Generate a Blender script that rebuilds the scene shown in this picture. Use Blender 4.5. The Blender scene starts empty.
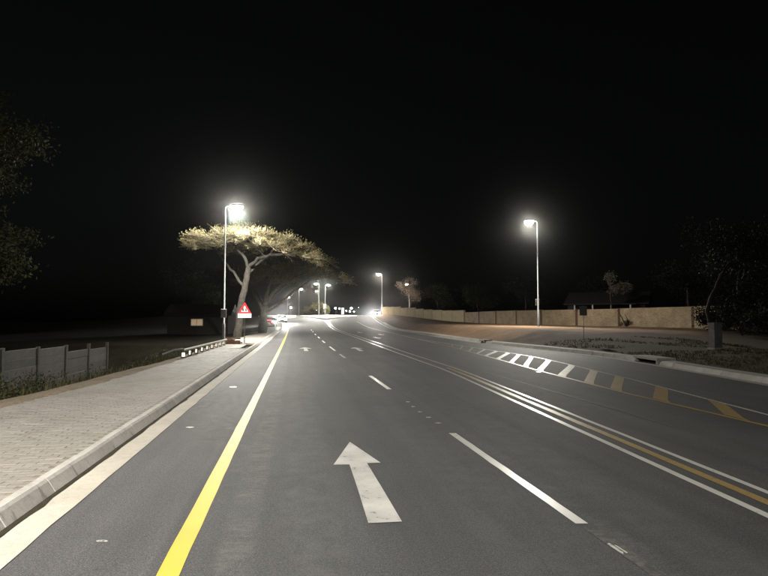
import bpy, bmesh, math, random
from mathutils import Vector, Matrix, noise
R = math.radians
rnd = random.Random(7)
S = bpy.context.scene
COL = S.collection

# ------------------------------------------------------------------ camera, sky, moon, exposure
cam_d = bpy.data.cameras.new('camera'); cam = bpy.data.objects.new('camera', cam_d); COL.objects.link(cam)
cam_d.sensor_width = 36.0; cam_d.lens = 36.0 * 600.0 / 768.0
cam_d.clip_start = 0.05; cam_d.clip_end = 6000
cam.location = (0, 0, 1.7); cam.rotation_euler = (R(90) + math.atan(30 / 600), 0, 0)
S.camera = cam
W = bpy.data.worlds.new('World'); S.world = W; W.use_nodes = True
wn = W.node_tree.nodes; wl = W.node_tree.links
bg = wn['Background']; sky = wn.new('ShaderNodeTexSky'); sky.sky_type = 'NISHITA'; sky.sun_disc = False
sky.sun_elevation = R(14); sky.sun_rotation = R(140); sky.dust_density = 3.0
hsv = wn.new('ShaderNodeHueSaturation'); hsv.inputs['Saturation'].default_value = 0.25
wl.new(sky.outputs[0], hsv.inputs['Color']); wl.new(hsv.outputs[0], bg.inputs[0])
bg.inputs[1].default_value = 0.0007
moon_d = bpy.data.lights.new('moon', 'SUN'); moon_d.energy = 0.002; moon_d.angle = R(0.5); moon_d.color = (0.9, 0.95, 1.0)
moon = bpy.data.objects.new('moon', moon_d); COL.objects.link(moon); moon.rotation_euler = (R(76), 0, R(40)); moon.location = (0, 0, 60)
vs = S.view_settings; vs.view_transform = 'Standard'; vs.look = 'None'; vs.exposure = 0.0; vs.gamma = 1.0; vs.use_curve_mapping = False
S.render.engine = 'CYCLES'
cy = S.cycles; cy.use_denoising = True; cy.max_bounces = 5; cy.diffuse_bounces = 3; cy.glossy_bounces = 3
cy.volume_bounces = 0; cy.sample_clamp_indirect = 3.0; cy.caustics_reflective = False; cy.caustics_refractive = False
LAMP_W = 18500.0          # power of one street lamp
BACK0, BACK1, BACKV = -0.33, -0.06, 0.03   # house-side cut-off of the luminaire
SPILL = 0.75
HAZE, HAZE_G = 0.00014, 0.98
LAMP_C = (1.0, 0.96, 0.87)

# ------------------------------------------------------------------ small maths
def ss(t):
    t = max(0.0, min(1.0, t)); return t * t * (3 - 2 * t)
def lerp(a, b, t): return a + (b - a) * t
def pl(pts, y):                       # piecewise linear x(y)
    if y <= pts[0][0]: a, b = pts[0], pts[1]
    elif y >= pts[-1][0]: a, b = pts[-2], pts[-1]
    else:
        for a, b in zip(pts, pts[1:]):
            if a[0] <= y <= b[0]: break
    return a[1] + (b[1] - a[1]) * (y - a[0]) / (b[0] - a[0])
def zr(y): return 2.4 * ss((y - 80) / 85)                 # road level: flat, then a rise to a crest
def bend(y): return 0.00006 * max(0, min(y, 170) - 30) ** 2
def kl(y): return -2.32 - 0.1455 * y - bend(y)            # foot of the left kerb
def yl(y): return -0.83 - 0.1475 * y - bend(y)            # left yellow line
def sw(y): return pl([(-20, 2.8), (11, 2.75), (14, 2.45), (17, 2.25), (25, 1.95), (36, 1.95), (80, 2.0), (300, 2.0)], y)
def so(y): return kl(y) - 0.15 - sw(y)                    # outer edge of the left pavement
DASH = [(0, 2.45), (9, 1.0), (18, -0.45), (31, -2.5), (43, -4.32), (66, -7.65), (79, -9.43), (120, -15.2)]
DBL = [(-15, 5.1), (3, 3.5), (17.5, 2.22), (20.5, 1.9), (28.5, 0.76), (48.8, -1.95), (98.9, -8.88), (128, -12.8)]
ISL = [(6.5, 6.55), (10, 5.97), (13.5, 5.49), (19.4, 5.01), (24.4, 4.73), (37.1, 3.82), (48.8, 2.67), (80, -0.2), (98, -2.75), (120, -5.6)]
ISU = [(6.5, 6.6), (10.6, 6.74), (16.9, 6.86), (23, 6.76), (26, 6.6), (28.5, 6.3), (32, 5.62), (37, 4.75), (42, 3.85), (48.8, 2.75)]
KR = [(-20, 9.8), (22, 9.95), (25, 9.85), (27.5, 9.6), (30, 9.15), (32.5, 8.55), (36, 7.7), (41, 6.65), (47, 5.85), (55, 4.97), (84, 1.7), (120, -1.2), (150, -3.2), (165, -3.0), (180, 0.0), (200, 8.0), (230, 24.0)]
def kr(y): return pl(KR, y)
def bank(w, y):                       # right verge height above the road, w metres behind the kerb
    amp = 0.14 + 0.62 * ss((y - 28) / 14) * (1 - 0.55 * ss((y - 75) / 40))
    return 0.13 + amp * ss((w - 0.9) / 3.2) + 0.05 * noise.noise(Vector((w * 0.6, y * 0.35, 3.1))) * ss((w - 0.5) / 1.5)
def drop(w, y):                       # left verge, falling away behind the pavement
    d = 1.55 * ss((y - 2) / 14) * (1 - ss((y - 34) / 12))
    d = max(d, 0.35)
    return 0.10 - d * ss((w - 0.35) / (3.4 if y < 20 else 2.2)) + 0.05 * noise.noise(Vector((w * 0.8, y * 0.5, 9.0))) * ss((w - 0.3) / 0.8)
def ground(x, y):
    if x > kr(y) + 0.15: return zr(y) + bank(x - kr(y) - 0.15, y)
    if x < so(y): return zr(y) + drop(so(y) - x, y)
    if x < kl(y): return zr(y) + 0.13
    return zr(y)

# ------------------------------------------------------------------ mesh helpers
def tag(o, label=None, cat=None, group=None, kind=None):
    if label: o['label'] = label
    if cat: o['category'] = cat
    if group: o['group'] = group
    if kind: o['kind'] = kind
    return o
def empty(name, loc=(0, 0, 0), rz=0.0):
    o = bpy.data.objects.new(name, None); COL.objects.link(o)
    o.location = loc; o.rotation_euler = (0, 0, rz); o.empty_display_size = 0.2
    return o
class MB:
    def __init__(self): self.v = []; self.f = []; self.sm = []
    def add(self, vs, fs, smooth=False):
        b = len(self.v); self.v += [tuple(p) for p in vs]
        self.f += [tuple(i + b for i in f) for f in fs]; self.sm += [smooth] * len(fs); return self
    def box(self, cx, cy, z0, sx, sy, sz, bev=0.0, rz=0.0):
        x, y = sx / 2, sy / 2; c, s = math.cos(rz), math.sin(rz); b = min(bev, x * .9, y * .9, sz * .45)
        if b <= 0:
            vs = [(-x, -y, z0), (x, -y, z0), (x, y, z0), (-x, y, z0), (-x, -y, z0 + sz), (x, -y, z0 + sz), (x, y, z0 + sz), (-x, y, z0 + sz)]
            fs = [(0, 3, 2, 1), (4, 5, 6, 7), (0, 1, 5, 4), (1, 2, 6, 5), (2, 3, 7, 6), (3, 0, 4, 7)]
        else:
            vs = []
            for z, i in ((z0, 0), (z0 + sz - b, 0), (z0 + sz, b)):
                vs += [(-x + i, -y + i, z), (x - i, -y + i, z), (x - i, y - i, z), (-x + i, y - i, z)]
            fs = [(0, 3, 2, 1), (8, 9, 10, 11)]
            for k in (0, 4):
                for j in range(4): fs.append((k + j, k + (j + 1) % 4, k + 4 + (j + 1) % 4, k + 4 + j))
        return self.add([(cx + p[0] * c - p[1] * s, cy + p[0] * s + p[1] * c, p[2]) for p in vs], fs)
    def tube(self, pts, rad, n=8, cap=True, smooth=True):
        pts = [Vector(p) for p in pts]
        if not hasattr(rad, '__len__'): rad = [rad] * len(pts)
        vs = []; fs = []; ref = None
        for i, p in enumerate(pts):
            d = (pts[min(i + 1, len(pts) - 1)] - pts[max(i - 1, 0)])
            d = d.normalized() if d.length > 1e-9 else Vector((0, 0, 1))
            if ref is None: ref = d.orthogonal().normalized()
            u = (ref - d * ref.dot(d)); u = u.normalized() if u.length > 1e-6 else d.orthogonal().normalized(); ref = u
            w = d.cross(u)
            for k in range(n):
                a = 2 * math.pi * k / n; vs.append(p + (u * math.cos(a) + w * math.sin(a)) * rad[i])
        for i in range(len(pts) - 1):
            for k in range(n):
                fs.append((i * n + k, i * n + (k + 1) % n, (i + 1) * n + (k + 1) % n, (i + 1) * n + k))
        self.add(vs, fs, smooth)
        if cap:
            self.add(vs[:n], [tuple(range(n - 1, -1, -1))]); self.add(vs[-n:], [tuple(range(n))])
        return self
    def loft(self, rings, smooth=True, cap=True):
        n = len(rings[0]); vs = [p for r in rings for p in r]; fs = []
        for i in range(len(rings) - 1):
            for k in range(n): fs.append((i * n + k, i * n + (k + 1) % n, (i + 1) * n + (k + 1) % n, (i + 1) * n + k))
        self.add(vs, fs, smooth)
        if cap:
            self.add(rings[0], [tuple(range(n - 1, -1, -1))]); self.add(rings[-1], [tuple(range(n))])
        return self
    def mesh(self, name, mat):
        me = bpy.data.meshes.new(name); me.from_pydata(self.v, [], self.f)
        me.polygons.foreach_set('use_smooth', self.sm)
        if mat: me.materials.append(mat)
        me.update(); return me
    def build(self, name, mat, parent=None):
        o = bpy.data.objects.new(name, self.mesh(name, mat)); COL.objects.link(o); o.parent = parent; return o
def inst(name, me, parent, loc, rz=0.0, rot=None):
    o = bpy.data.objects.new(name, me); COL.objects.link(o); o.parent = parent; o.location = loc
    o.rotation_euler = rot if rot else (0, 0, rz); return o
def copy_tree(o, parent=None):
    c = o.copy(); COL.objects.link(c); c.parent = parent
    for ch in list(o.children): copy_tree(ch, c)
    return c

# ------------------------------------------------------------------ materials
def nmat(name):
    m = bpy.data.materials.new(name); m.use_nodes = True; nt = m.node_tree
    return m, nt, nt.nodes['Principled BSDF']
def N(nt, t, **kw):
    n = nt.nodes.new(t)
    for k, v in kw.items():
        if k in n.inputs.keys(): n.inputs[k].default_value = v
        else: setattr(n, k, v)
    return n
def ramp(nt, src, stops):
    r = nt.nodes.new('ShaderNodeValToRGB'); nt.links.new(src, r.inputs[0])
    e = r.color_ramp.elements
    while len(e) < len(stops): e.new(0.5)
    for i, (p, c) in enumerate(stops):
        e[i].position = p; e[i].color = (*c, 1) if len(c) == 3 else c
    return r
def mixc(nt, fac, a, b, mode='MIX'):
    m = nt.nodes.new('ShaderNodeMix'); m.data_type = 'RGBA'; m.blend_type = mode
    for i, v in ((0, fac), (6, a), (7, b)):
        if hasattr(v, 'is_linked'): nt.links.new(v, m.inputs[i])
        else: m.inputs[i].default_value = v if not isinstance(v, tuple) else (*v, 1)
    return m.outputs[2]
def math2(nt, op, a, b=None, c=None):
    m = nt.nodes.new('ShaderNodeMath'); m.operation = op
    for i, v in enumerate((a, b, c)):
        if v is None: continue
        if hasattr(v, 'is_linked'): nt.links.new(v, m.inputs[i])
        else: m.inputs[i].default_value = v
    return m.outputs[0]
def noise_tex(nt, scale, detail=4, rough=0.55, vec=None):
    n = N(nt, 'ShaderNodeTexNoise', Scale=scale, Detail=detail, Roughness=rough)
    if vec: nt.links.new(vec, n.inputs['Vector'])
    else:
        t = nt.nodes.new('ShaderNodeTexCoord'); nt.links.new(t.outputs['Object'], n.inputs['Vector'])
    return n.outputs[0]
def bump(nt, b, h, s, d):
    n = N(nt, 'ShaderNodeBump', Strength=s, Distance=d); nt.links.new(h, n.inputs['Height']); nt.links.new(n.outputs[0], b.inputs['Normal'])
def simple(name, c, rough=0.7, var=0.25, scale=6.0, bs=0.2, bd=0.01, metal=0.0, spec=0.5, rand=0.0):
    m, nt, b = nmat(name); f = noise_tex(nt, scale)
    lo = tuple(x * (1 - var) for x in c); hi = tuple(min(1, x * (1 + var)) for x in c)
    col = ramp(nt, f, [(0.3, lo), (0.7, hi)]).outputs[0]
    if rand > 0:
        oi = nt.nodes.new('ShaderNodeObjectInfo')
        g = ramp(nt, oi.outputs['Random'], [(0, (1 - rand,) * 3), (1, (1 + rand,) * 3)]).outputs[0]
        col = mixc(nt, 1.0, col, g, 'MULTIPLY')
    nt.links.new(col, b.inputs['Base Color'])
    b.inputs['Roughness'].default_value = rough; b.inputs['Metallic'].default_value = metal
    b.inputs['Specular IOR Level'].default_value = spec
    if bs > 0: bump(nt, b, noise_tex(nt, scale * 8, 3), bs, bd)
    return m
def emit(name, c, s):
    m, nt, b = nmat(name); b.inputs['Base Color'].default_value = (*c, 1)
    b.inputs['Emission Color'].default_value = (*c, 1); b.inputs['Emission Strength'].default_value = s
    return m

def mat_asphalt():
    m, nt, b = nmat('asphalt')
    tc = nt.nodes.new('ShaderNodeTexCoord'); sep = nt.nodes.new('ShaderNodeSeparateXYZ'); nt.links.new(tc.outputs['Object'], sep.inputs[0])
    x, y = sep.outputs[0], sep.outputs[1]
    lat = math2(nt, 'ADD', x, math2(nt, 'MULTIPLY', y, 0.1475))          # across the left carriageway
    rot = nt.nodes.new('ShaderNodeCombineXYZ'); nt.links.new(lat, rot.inputs[0]); nt.links.new(math2(nt, 'MULTIPLY', y, 0.06), rot.inputs[1])
    streak = noise_tex(nt, 2.2, 5, 0.6, rot.outputs[0])
    big = noise_tex(nt, 0.35, 4); fine = noise_tex(nt, 90, 2, 0.7); mid = noise_tex(nt, 7, 5, 0.65)
    col = ramp(nt, big, [(0.3, (0.060, 0.061, 0.063)), (0.7, (0.079, 0.080, 0.083))]).outputs[0]
    col = mixc(nt, 0.55, col, ramp(nt, streak, [(0.3, (0.68,) * 3), (0.7, (1.28,) * 3)]).outputs[0], 'MULTIPLY')
    col = mixc(nt, 0.4, col, ramp(nt, mid, [(0.35, (0.80,) * 3), (0.65, (1.2,) * 3)]).outputs[0], 'MULTIPLY')
    col = mixc(nt, 0.8, col, ramp(nt, fine, [(0.35, (0.45,) * 3), (0.52, (0.95,) * 3), (0.68, (1.9,) * 3)]).outputs[0], 'MULTIPLY')
    grit = noise_tex(nt, 32, 3, 0.75)
    col = mixc(nt, 0.32, col, ramp(nt, grit, [(0.34, (0.5,) * 3), (0.5, (1.0,) * 3), (0.66, (1.7,) * 3)]).outputs[0], 'MULTIPLY')
    # shoulder outside the yellow line: older, paler and a touch warmer
    sh = ramp(nt, math2(nt, 'MULTIPLY', math2(nt, 'ADD', lat, 0.95), -20.0), [(0.0, (0, 0, 0)), (1.0, (1, 1, 1))]).outputs[0]
    col = mixc(nt, sh, col, mixc(nt, 1.0, col, (1.25, 1.18, 1.20), 'MULTIPLY'))
    # scuffed tyre track beside the line, worn tracks in both lanes
    wob = math2(nt, 'MULTIPLY', math2(nt, 'SUBTRACT', mid, 0.5), 0.12)
    def track(c0, w, amt, colr, n):
        nonlocal col
        d = math2(nt, 'ABSOLUTE', math2(nt, 'ADD', math2(nt, 'SUBTRACT', lat, c0), wob))
        k = math2(nt, 'SUBTRACT', 1.0, math2(nt, 'DIVIDE', d, w)); k = math2(nt, 'MAXIMUM', k, 0.0)
        k = math2(nt, 'MINIMUM', math2(nt, 'MULTIPLY', k, 2.2), 1.0)
        k = math2(nt, 'MULTIPLY', math2(nt, 'MULTIPLY', k, amt), n)
        col = mixc(nt, k, col, colr)
    rag = ramp(nt, noise_tex(nt, 3.0, 6, 0.75), [(0.42, (0, 0, 0)), (0.62, (1, 1, 1))]).outputs[0]
    # short ripples left by braking tyres
    wv = N(nt, 'ShaderNodeTexWave', Scale=3.1, Distortion=14.0, Detail=4.0); wv.bands_direction = 'Y'; nt.links.new(tc.outputs['Object'], wv.inputs['Vector'])
    rag2 = math2(nt, 'MULTIPLY', rag, ramp(nt, wv.outputs['Fac'], [(0.2, (0.45,) * 3), (0.8, (1, 1, 1))]).outputs[0])
    track(-0.42, 0.17, 0.42, (0.16, 0.155, 0.15), rag2)
    track(0.15, 0.35, 0.35, (0.115, 0.115, 0.115), rag)
    track(1.05, 0.45, 0.30, (0.035, 0.035, 0.036), streak)
    track(3.05, 0.4, 0.3, (0.105, 0.105, 0.105), rag)
    track(1.9, 0.5, 0.35, (0.10, 0.10, 0.10), rag)
    track(2.55, 0.10, 0.25, (0.17, 0.165, 0.16), rag2)
    # hairline cracks and a few oil drips
    vo = N(nt, 'ShaderNodeTexVoronoi', Scale=0.55); vo.feature = 'DISTANCE_TO_EDGE'
    mp = nt.nodes.new('ShaderNodeVectorMath'); mp.operation = 'ADD'; nt.links.new(tc.outputs['Object'], mp.inputs[0])
    nn = N(nt, 'ShaderNodeTexNoise', Scale=1.5, Detail=4.0); nt.links.new(tc.outputs['Object'], nn.inputs['Vector']); nt.links.new(nn.outputs['Color'], mp.inputs[1])
    nt.links.new(mp.outputs[0], vo.inputs['Vector'])
    ck = ramp(nt, vo.outputs['Distance'], [(0.0, (1, 1, 1)), (0.006, (0, 0, 0))]).outputs[0]
    col = mixc(nt, math2(nt, 'MULTIPLY', ck, math2(nt, 'MULTIPLY', rag, 0.45)), col, (0.02, 0.02, 0.02))
    nt.links.new(col, b.inputs['Base Color'])
    nt.links.new(ramp(nt, mid, [(0.3, (0.66,) * 3), (0.7, (0.80,) * 3)]).outputs[0], b.inputs['Roughness'])
    b.inputs['Specular IOR Level'].default_value = 0.22
    bump(nt, b, fine, 0.35, 0.004)
    return m
def mat_paint(name, c, wear, rough=0.34, under=(0.06, 0.06, 0.06), dirt=0.25, spec=None):
    m, nt, b = nmat(name)
    n1 = noise_tex(nt, 14, 6, 0.7); n2 = noise_tex(nt, 1.7, 3); n3 = noise_tex(nt, 70, 3, 0.7)
    col = mixc(nt, dirt, c, ramp(nt, n2, [(0.3, tuple(x * 0.55 for x in c)), (0.7, c)]).outputs[0])
    k = math2(nt, 'ADD', math2(nt, 'MULTIPLY', n1, 0.75), math2(nt, 'MULTIPLY', n3, 0.25))
    k = math2(nt, 'ADD', k, math2(nt, 'MULTIPLY', math2(nt, 'SUBTRACT', n2, 0.5), 0.25))
    w = ramp(nt, k, [(max(0.0, wear - 0.05), (1, 1, 1)), (wear + 0.05, (0, 0, 0))]).outputs[0]
    col = mixc(nt, w, col, under)
    nt.links.new(col, b.inputs['Base Color']); b.inputs['Specular IOR Level'].default_value = spec or (0.6 if rough < 0.5 else 0.4)
    nt.links.new(mixc(nt, w, (rough,) * 3, (0.6,) * 3), b.inputs['Roughness'])
    bump(nt, b, n3, 0.25, 0.002)
    return m
def mat_concrete(name, c, joint=0.0, stain=0.5, rand=0.0):
    m, nt, b = nmat(name)
    n1 = noise_tex(nt, 1.3, 5, 0.65); n2 = noise_tex(nt, 11, 5, 0.7); n3 = noise_tex(nt, 120, 2)
    col = ramp(nt, n1, [(0.3, tuple(x * 0.78 for x in c)), (0.7, c)]).outputs[0]
    col = mixc(nt, stain, col, ramp(nt, n2, [(0.3, (0.62, 0.58, 0.52)), (0.5, (1, 1, 1)), (0.7, (1.1, 1.1, 1.1))]).outputs[0], 'MULTIPLY')
    col = mixc(nt, 0.35, col, ramp(nt, n3, [(0.3, (0.6,) * 3), (0.7, (1.3,) * 3)]).outputs[0], 'MULTIPLY')
    if rand > 0:
        oi = nt.nodes.new('ShaderNodeObjectInfo')
        col = mixc(nt, 1.0, col, ramp(nt, oi.outputs['Random'], [(0, (1 - rand,) * 3), (1, (1 + rand,) * 3)]).outputs[0], 'MULTIPLY')
        g = nt.nodes.new('ShaderNodeNewGeometry'); mp = nt.nodes.new('ShaderNodeMapping'); mp.inputs['Scale'].default_value = (1.5, 7.0, 2.5); mp.inputs['Rotation'].default_value = (0.6, 0, 0)
        nt.links.new(g.outputs['Position'], mp.inputs['Vector']); n4 = noise_tex(nt, 1.0, 4, 0.6, mp.outputs[0])
        rub = ramp(nt, n4, [(0.60, (0, 0, 0)), (0.68, (1, 1, 1))]).outputs[0]
        col = mixc(nt, math2(nt, 'MULTIPLY', rub, 0.55), col, (0.10, 0.095, 0.09))
    nt.links.new(col, b.inputs['Base Color']); b.inputs['Roughness'].default_value = 0.8
    b.inputs['Specular IOR Level'].default_value = 0.3
    bump(nt, b, n2, 0.35, 0.01)
    return m
def mat_paver(island):
    m, nt, b = nmat('paver_islands' if island else 'paver')
    if island: r = nt.nodes.new('ShaderNodeNewGeometry').outputs['Random Per Island']
    else: r = nt.nodes.new('ShaderNodeObjectInfo').outputs['Random']
    col = ramp(nt, r, [(0.0, (0.225, 0.21, 0.192)), (0.4, (0.25, 0.235, 0.215)), (0.75, (0.275, 0.258, 0.236)), (1.0, (0.245, 0.22, 0.195))]).outputs[0]
    g = nt.nodes.new('ShaderNodeNewGeometry')
    n1 = noise_tex(nt, 0.6, 4, 0.6, g.outputs['Position']); n2 = noise_tex(nt, 60, 3, 0.7, g.outputs['Position'])
    col = mixc(nt, 0.6, col, ramp(nt, n1, [(0.3, (0.7, 0.68, 0.64)), (0.7, (1.1, 1.1, 1.1))]).outputs[0], 'MULTIPLY')
    col = mixc(nt, 0.4, col, ramp(nt, n2, [(0.3, (0.6,) * 3), (0.7, (1.3,) * 3)]).outputs[0], 'MULTIPLY')
    nt.links.new(col, b.inputs['Base Color']); b.inputs['Roughness'].default_value = 0.75
    bump(nt, b, n2, 0.3, 0.004)
    return m
def mat_soil(name, a, c, near_shade=False):
    m, nt, b = nmat(name)
    g = nt.nodes.new('ShaderNodeNewGeometry').outputs['Position']
    n1 = noise_tex(nt, 0.5, 6, 0.65, g); n2 = noise_tex(nt, 9, 5, 0.7, g)
    col = ramp(nt, n1, [(0.3, a), (0.7, c)]).outputs[0]
    col = mixc(nt, 0.7, col, ramp(nt, n2, [(0.3, (0.5,) * 3), (0.7, (1.35,) * 3)]).outputs[0], 'MULTIPLY')
    if near_shade:  # shade of the near bank put into the soil colour, with a noisy edge
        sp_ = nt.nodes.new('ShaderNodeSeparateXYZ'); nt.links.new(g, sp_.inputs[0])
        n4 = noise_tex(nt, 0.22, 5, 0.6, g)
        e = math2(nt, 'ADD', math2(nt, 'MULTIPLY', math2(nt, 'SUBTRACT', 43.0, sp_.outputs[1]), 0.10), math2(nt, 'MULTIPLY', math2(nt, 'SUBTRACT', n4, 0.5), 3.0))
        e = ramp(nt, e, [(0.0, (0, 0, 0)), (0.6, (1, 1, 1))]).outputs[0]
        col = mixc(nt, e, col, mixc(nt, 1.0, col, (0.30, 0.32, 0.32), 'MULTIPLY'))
    nt.links.new(col, b.inputs['Base Color']); b.inputs['Roughness'].default_value = 0.95; b.inputs['Specular IOR Level'].default_value = 0.15
    bump(nt, b, n2, 0.8, 0.05)
    return m
def mat_brick():
    m, nt, b = nmat('face_brick')
    tc = nt.nodes.new('ShaderNodeTexCoord'); sep = nt.nodes.new('ShaderNodeSeparateXYZ'); nt.links.new(tc.outputs['Object'], sep.inputs[0])
    cb = nt.nodes.new('ShaderNodeCombineXYZ'); nt.links.new(sep.outputs[0], cb.inputs[0]); nt.links.new(sep.outputs[2], cb.inputs[1])
    br = N(nt, 'ShaderNodeTexBrick', Scale=1.0); br.inputs['Brick Width'].default_value = 0.23; br.inputs['Row Height'].default_value = 0.085
    br.inputs['Mortar Size'].default_value = 0.008; br.inputs['Color1'].default_value = (0.46, 0.36, 0.23, 1); br.inputs['Color2'].default_value = (0.32, 0.23, 0.14, 1)
    br.inputs['Mortar'].default_value = (0.30, 0.27, 0.23, 1); nt.links.new(cb.outputs[0], br.inputs['Vector'])
    n1 = noise_tex(nt, 0.8, 5, 0.65)
    col = mixc(nt, 0.7, br.outputs['Color'], ramp(nt, n1, [(0.3, (0.5, 0.48, 0.45)), (0.7, (1.2, 1.2, 1.2))]).outputs[0], 'MULTIPLY')
    nt.links.new(col, b.inputs['Base Color']); b.inputs['Roughness'].default_value = 0.9
    bump(nt, b, br.outputs['Fac'], -0.5, 0.01)
    return m
def mat_leaf(name, a, c, trans=0.3):
    m, nt, b = nmat(name)
    g = nt.nodes.new('ShaderNodeNewGeometry')
    col = ramp(nt, g.outputs['Random Per Island'], [(0, a), (1, c)]).outputs[0]
    nt.links.new(col, b.inputs['Base Color']); b.inputs['Roughness'].default_value = 0.7; b.inputs['Specular IOR Level'].default_value = 0.08
    t = nt.nodes.new('ShaderNodeBsdfTranslucent'); nt.links.new(col, t.inputs[0])
    mx = nt.nodes.new('ShaderNodeMixShader'); mx.inputs[0].default_value = trans
    nt.links.new(b.outputs[0], mx.inputs[1]); nt.links.new(t.outputs[0], mx.inputs[2])
    nt.links.new(mx.outputs[0], nt.nodes['Material Output'].inputs[0])
    return m
M = dict(
    asphalt=mat_asphalt(),
    white=mat_paint('white_line_paint', (0.62, 0.61, 0.58), 0.36),
    white_worn=mat_paint('worn_white_paint', (0.58, 0.57, 0.54), 0.44),
    arrow=mat_paint('arrow_paint', (0.60, 0.59, 0.56), 0.38, 0.5, dirt=0.9),
    yellow=mat_paint('yellow_line_paint', (0.64, 0.415, 0.036), 0.30, 0.55, spec=0.36),
    ochre=mat_paint('ochre_hatching_paint', (0.34, 0.24, 0.095), 0.40, 0.43, spec=1.0),
    ghost=mat_paint('ghost_paint', (0.125, 0.123, 0.12), 0.50, 0.7, spec=0.2),
    concrete=mat_concrete('kerb_concrete', (0.46, 0.44, 0.415), rand=0.10),
    gutter=mat_concrete('gutter_concrete', (0.50, 0.46, 0.40), stain=0.35),
    slab=mat_concrete('slab_concrete', (0.36, 0.345, 0.31)),
    oldslab=mat_concrete('old_slab_concrete', (0.24, 0.225, 0.20), stain=0.8),
    panel=mat_concrete('precast_panel', (0.11, 0.107, 0.10), stain=0.8, rand=0.2),
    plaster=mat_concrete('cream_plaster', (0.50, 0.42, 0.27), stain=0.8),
    sand=mat_soil('bedding_sand', (0.18, 0.155, 0.125), (0.25, 0.22, 0.18)),
    soil=mat_soil('red_brown_soil', (0.13, 0.08, 0.05), (0.22, 0.14, 0.085)),
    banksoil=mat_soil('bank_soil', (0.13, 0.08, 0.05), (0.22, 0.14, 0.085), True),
    earth=mat_soil('dark_earth', (0.025, 0.023, 0.016), (0.05, 0.042, 0.028)),
    paver=mat_paver(False), paver_i=mat_paver(True), brick=mat_brick(),
    pier=simple('pier_brick', (0.10, 0.06, 0.04), 0.9, 0.4, 5),
    galv=simple('galvanised_steel', (0.20, 0.205, 0.205), 0.55, 0.25, 9, 0.08, 0.002, metal=0.35),
    housing=simple('lamp_housing', (0.25, 0.25, 0.25), 0.5, 0.15, 9, 0.05, 0.002),
    greybox=simple('grey_box_paint', (0.13, 0.13, 0.125), 0.6, 0.3, 5, 0.05, 0.003),
    lens=emit('lamp_lens', (1.0, 0.95, 0.80), 700.0),
    bark=simple('pale_bark', (0.042, 0.037, 0.03), 0.95, 0.45, 6, 0.9, 0.04),
    darkbark=simple('dark_bark', (0.07, 0.06, 0.045), 0.95, 0.45, 6, 0.9, 0.04),
    blackbark=simple('blackish_bark', (0.022, 0.019, 0.015), 0.95, 0.4, 6, 0.9, 0.04),
    tan=mat_soil('tan_dirt', (0.17, 0.135, 0.095), (0.26, 0.21, 0.15)),
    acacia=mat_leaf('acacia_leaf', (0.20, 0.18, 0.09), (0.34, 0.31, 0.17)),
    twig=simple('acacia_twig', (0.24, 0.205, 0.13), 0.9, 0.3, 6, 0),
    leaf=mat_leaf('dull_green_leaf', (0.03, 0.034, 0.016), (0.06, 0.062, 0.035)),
    dimacacia=mat_leaf('dimmed_acacia_leaf', (0.085, 0.08, 0.048), (0.165, 0.15, 0.095)),  # acacia leaf with shade put into its colour, for the trees behind
    darkleaf=mat_leaf('darkened_leaf', (0.014, 0.016, 0.009), (0.032, 0.034, 0.02), 0.15),  # leaf colour lowered to carry the darkness of the unlit right-hand trees
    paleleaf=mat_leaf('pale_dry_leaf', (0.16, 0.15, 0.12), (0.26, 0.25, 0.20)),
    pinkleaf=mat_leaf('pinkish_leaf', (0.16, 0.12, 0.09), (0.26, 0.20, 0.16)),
    weed=mat_leaf('weed_blade', (0.028, 0.03, 0.014), (0.085, 0.075, 0.038)),
    black=simple('black_paint', (0.012, 0.012, 0.012), 0.5, 0.2),
    timber=simple('creosoted_timber', (0.05, 0.028, 0.018), 0.85, 0.5, 7),
    whitemetal=simple('white_enamel', (0.72, 0.72, 0.70), 0.4, 0.08, 6, 0.05, 0.002),
    sheet_w=simple('white_sign_film', (0.92, 0.90, 0.87), 0.36, 0.03, 4, 0, metal=0.9),
    sheet_d=simple('dirty_reflector_film', (0.80, 0.78, 0.74), 0.5, 0.15, 4, 0, metal=0.85),
    sheet_r=simple('red_sign_film', (0.75, 0.05, 0.06), 0.36, 0.05, 4, 0, metal=0.9),
    sheet_k=simple('dark_sign_film', (0.30, 0.10, 0.09), 0.5, 0.1, 4, 0),
    glass=simple('dark_car_glass', (0.015, 0.016, 0.018), 0.08, 0.05, 3, 0, spec=0.8),
    rubber=simple('tyre_rubber', (0.02, 0.02, 0.02), 0.85, 0.2, 9),
    car_silver=simple('grey_car_paint', (0.07, 0.07, 0.075), 0.3, 0.04, 3, 0, metal=0.6),
    car_red=simple('red_car_paint', (0.28, 0.03, 0.03), 0.3, 0.05, 3, 0),
    car_white=simple('dark_car_paint', (0.06, 0.06, 0.065), 0.3, 0.04, 3, 0),
    head=emit('headlamp_glow', (1.0, 0.95, 0.88), 12000.0),
    tail=emit('tail_lamp_glow', (1.0, 0.045, 0.05), 14.0),
    plate=simple('number_plate', (0.6, 0.6, 0.5), 0.4, 0.05),
    window=emit('lit_window_glow', (1.0, 0.74, 0.45), 0.22),
    farlens=emit('distant_lamp_glow', (1.0, 0.97, 0.90), 45.0),
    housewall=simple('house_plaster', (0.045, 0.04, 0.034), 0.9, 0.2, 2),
    rooftile=simple('roof_tile', (0.03, 0.028, 0.027), 0.85, 0.3, 8),
    dark=simple('drain_dark', (0.012, 0.011, 0.010), 0.95, 0.3),
)

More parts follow.
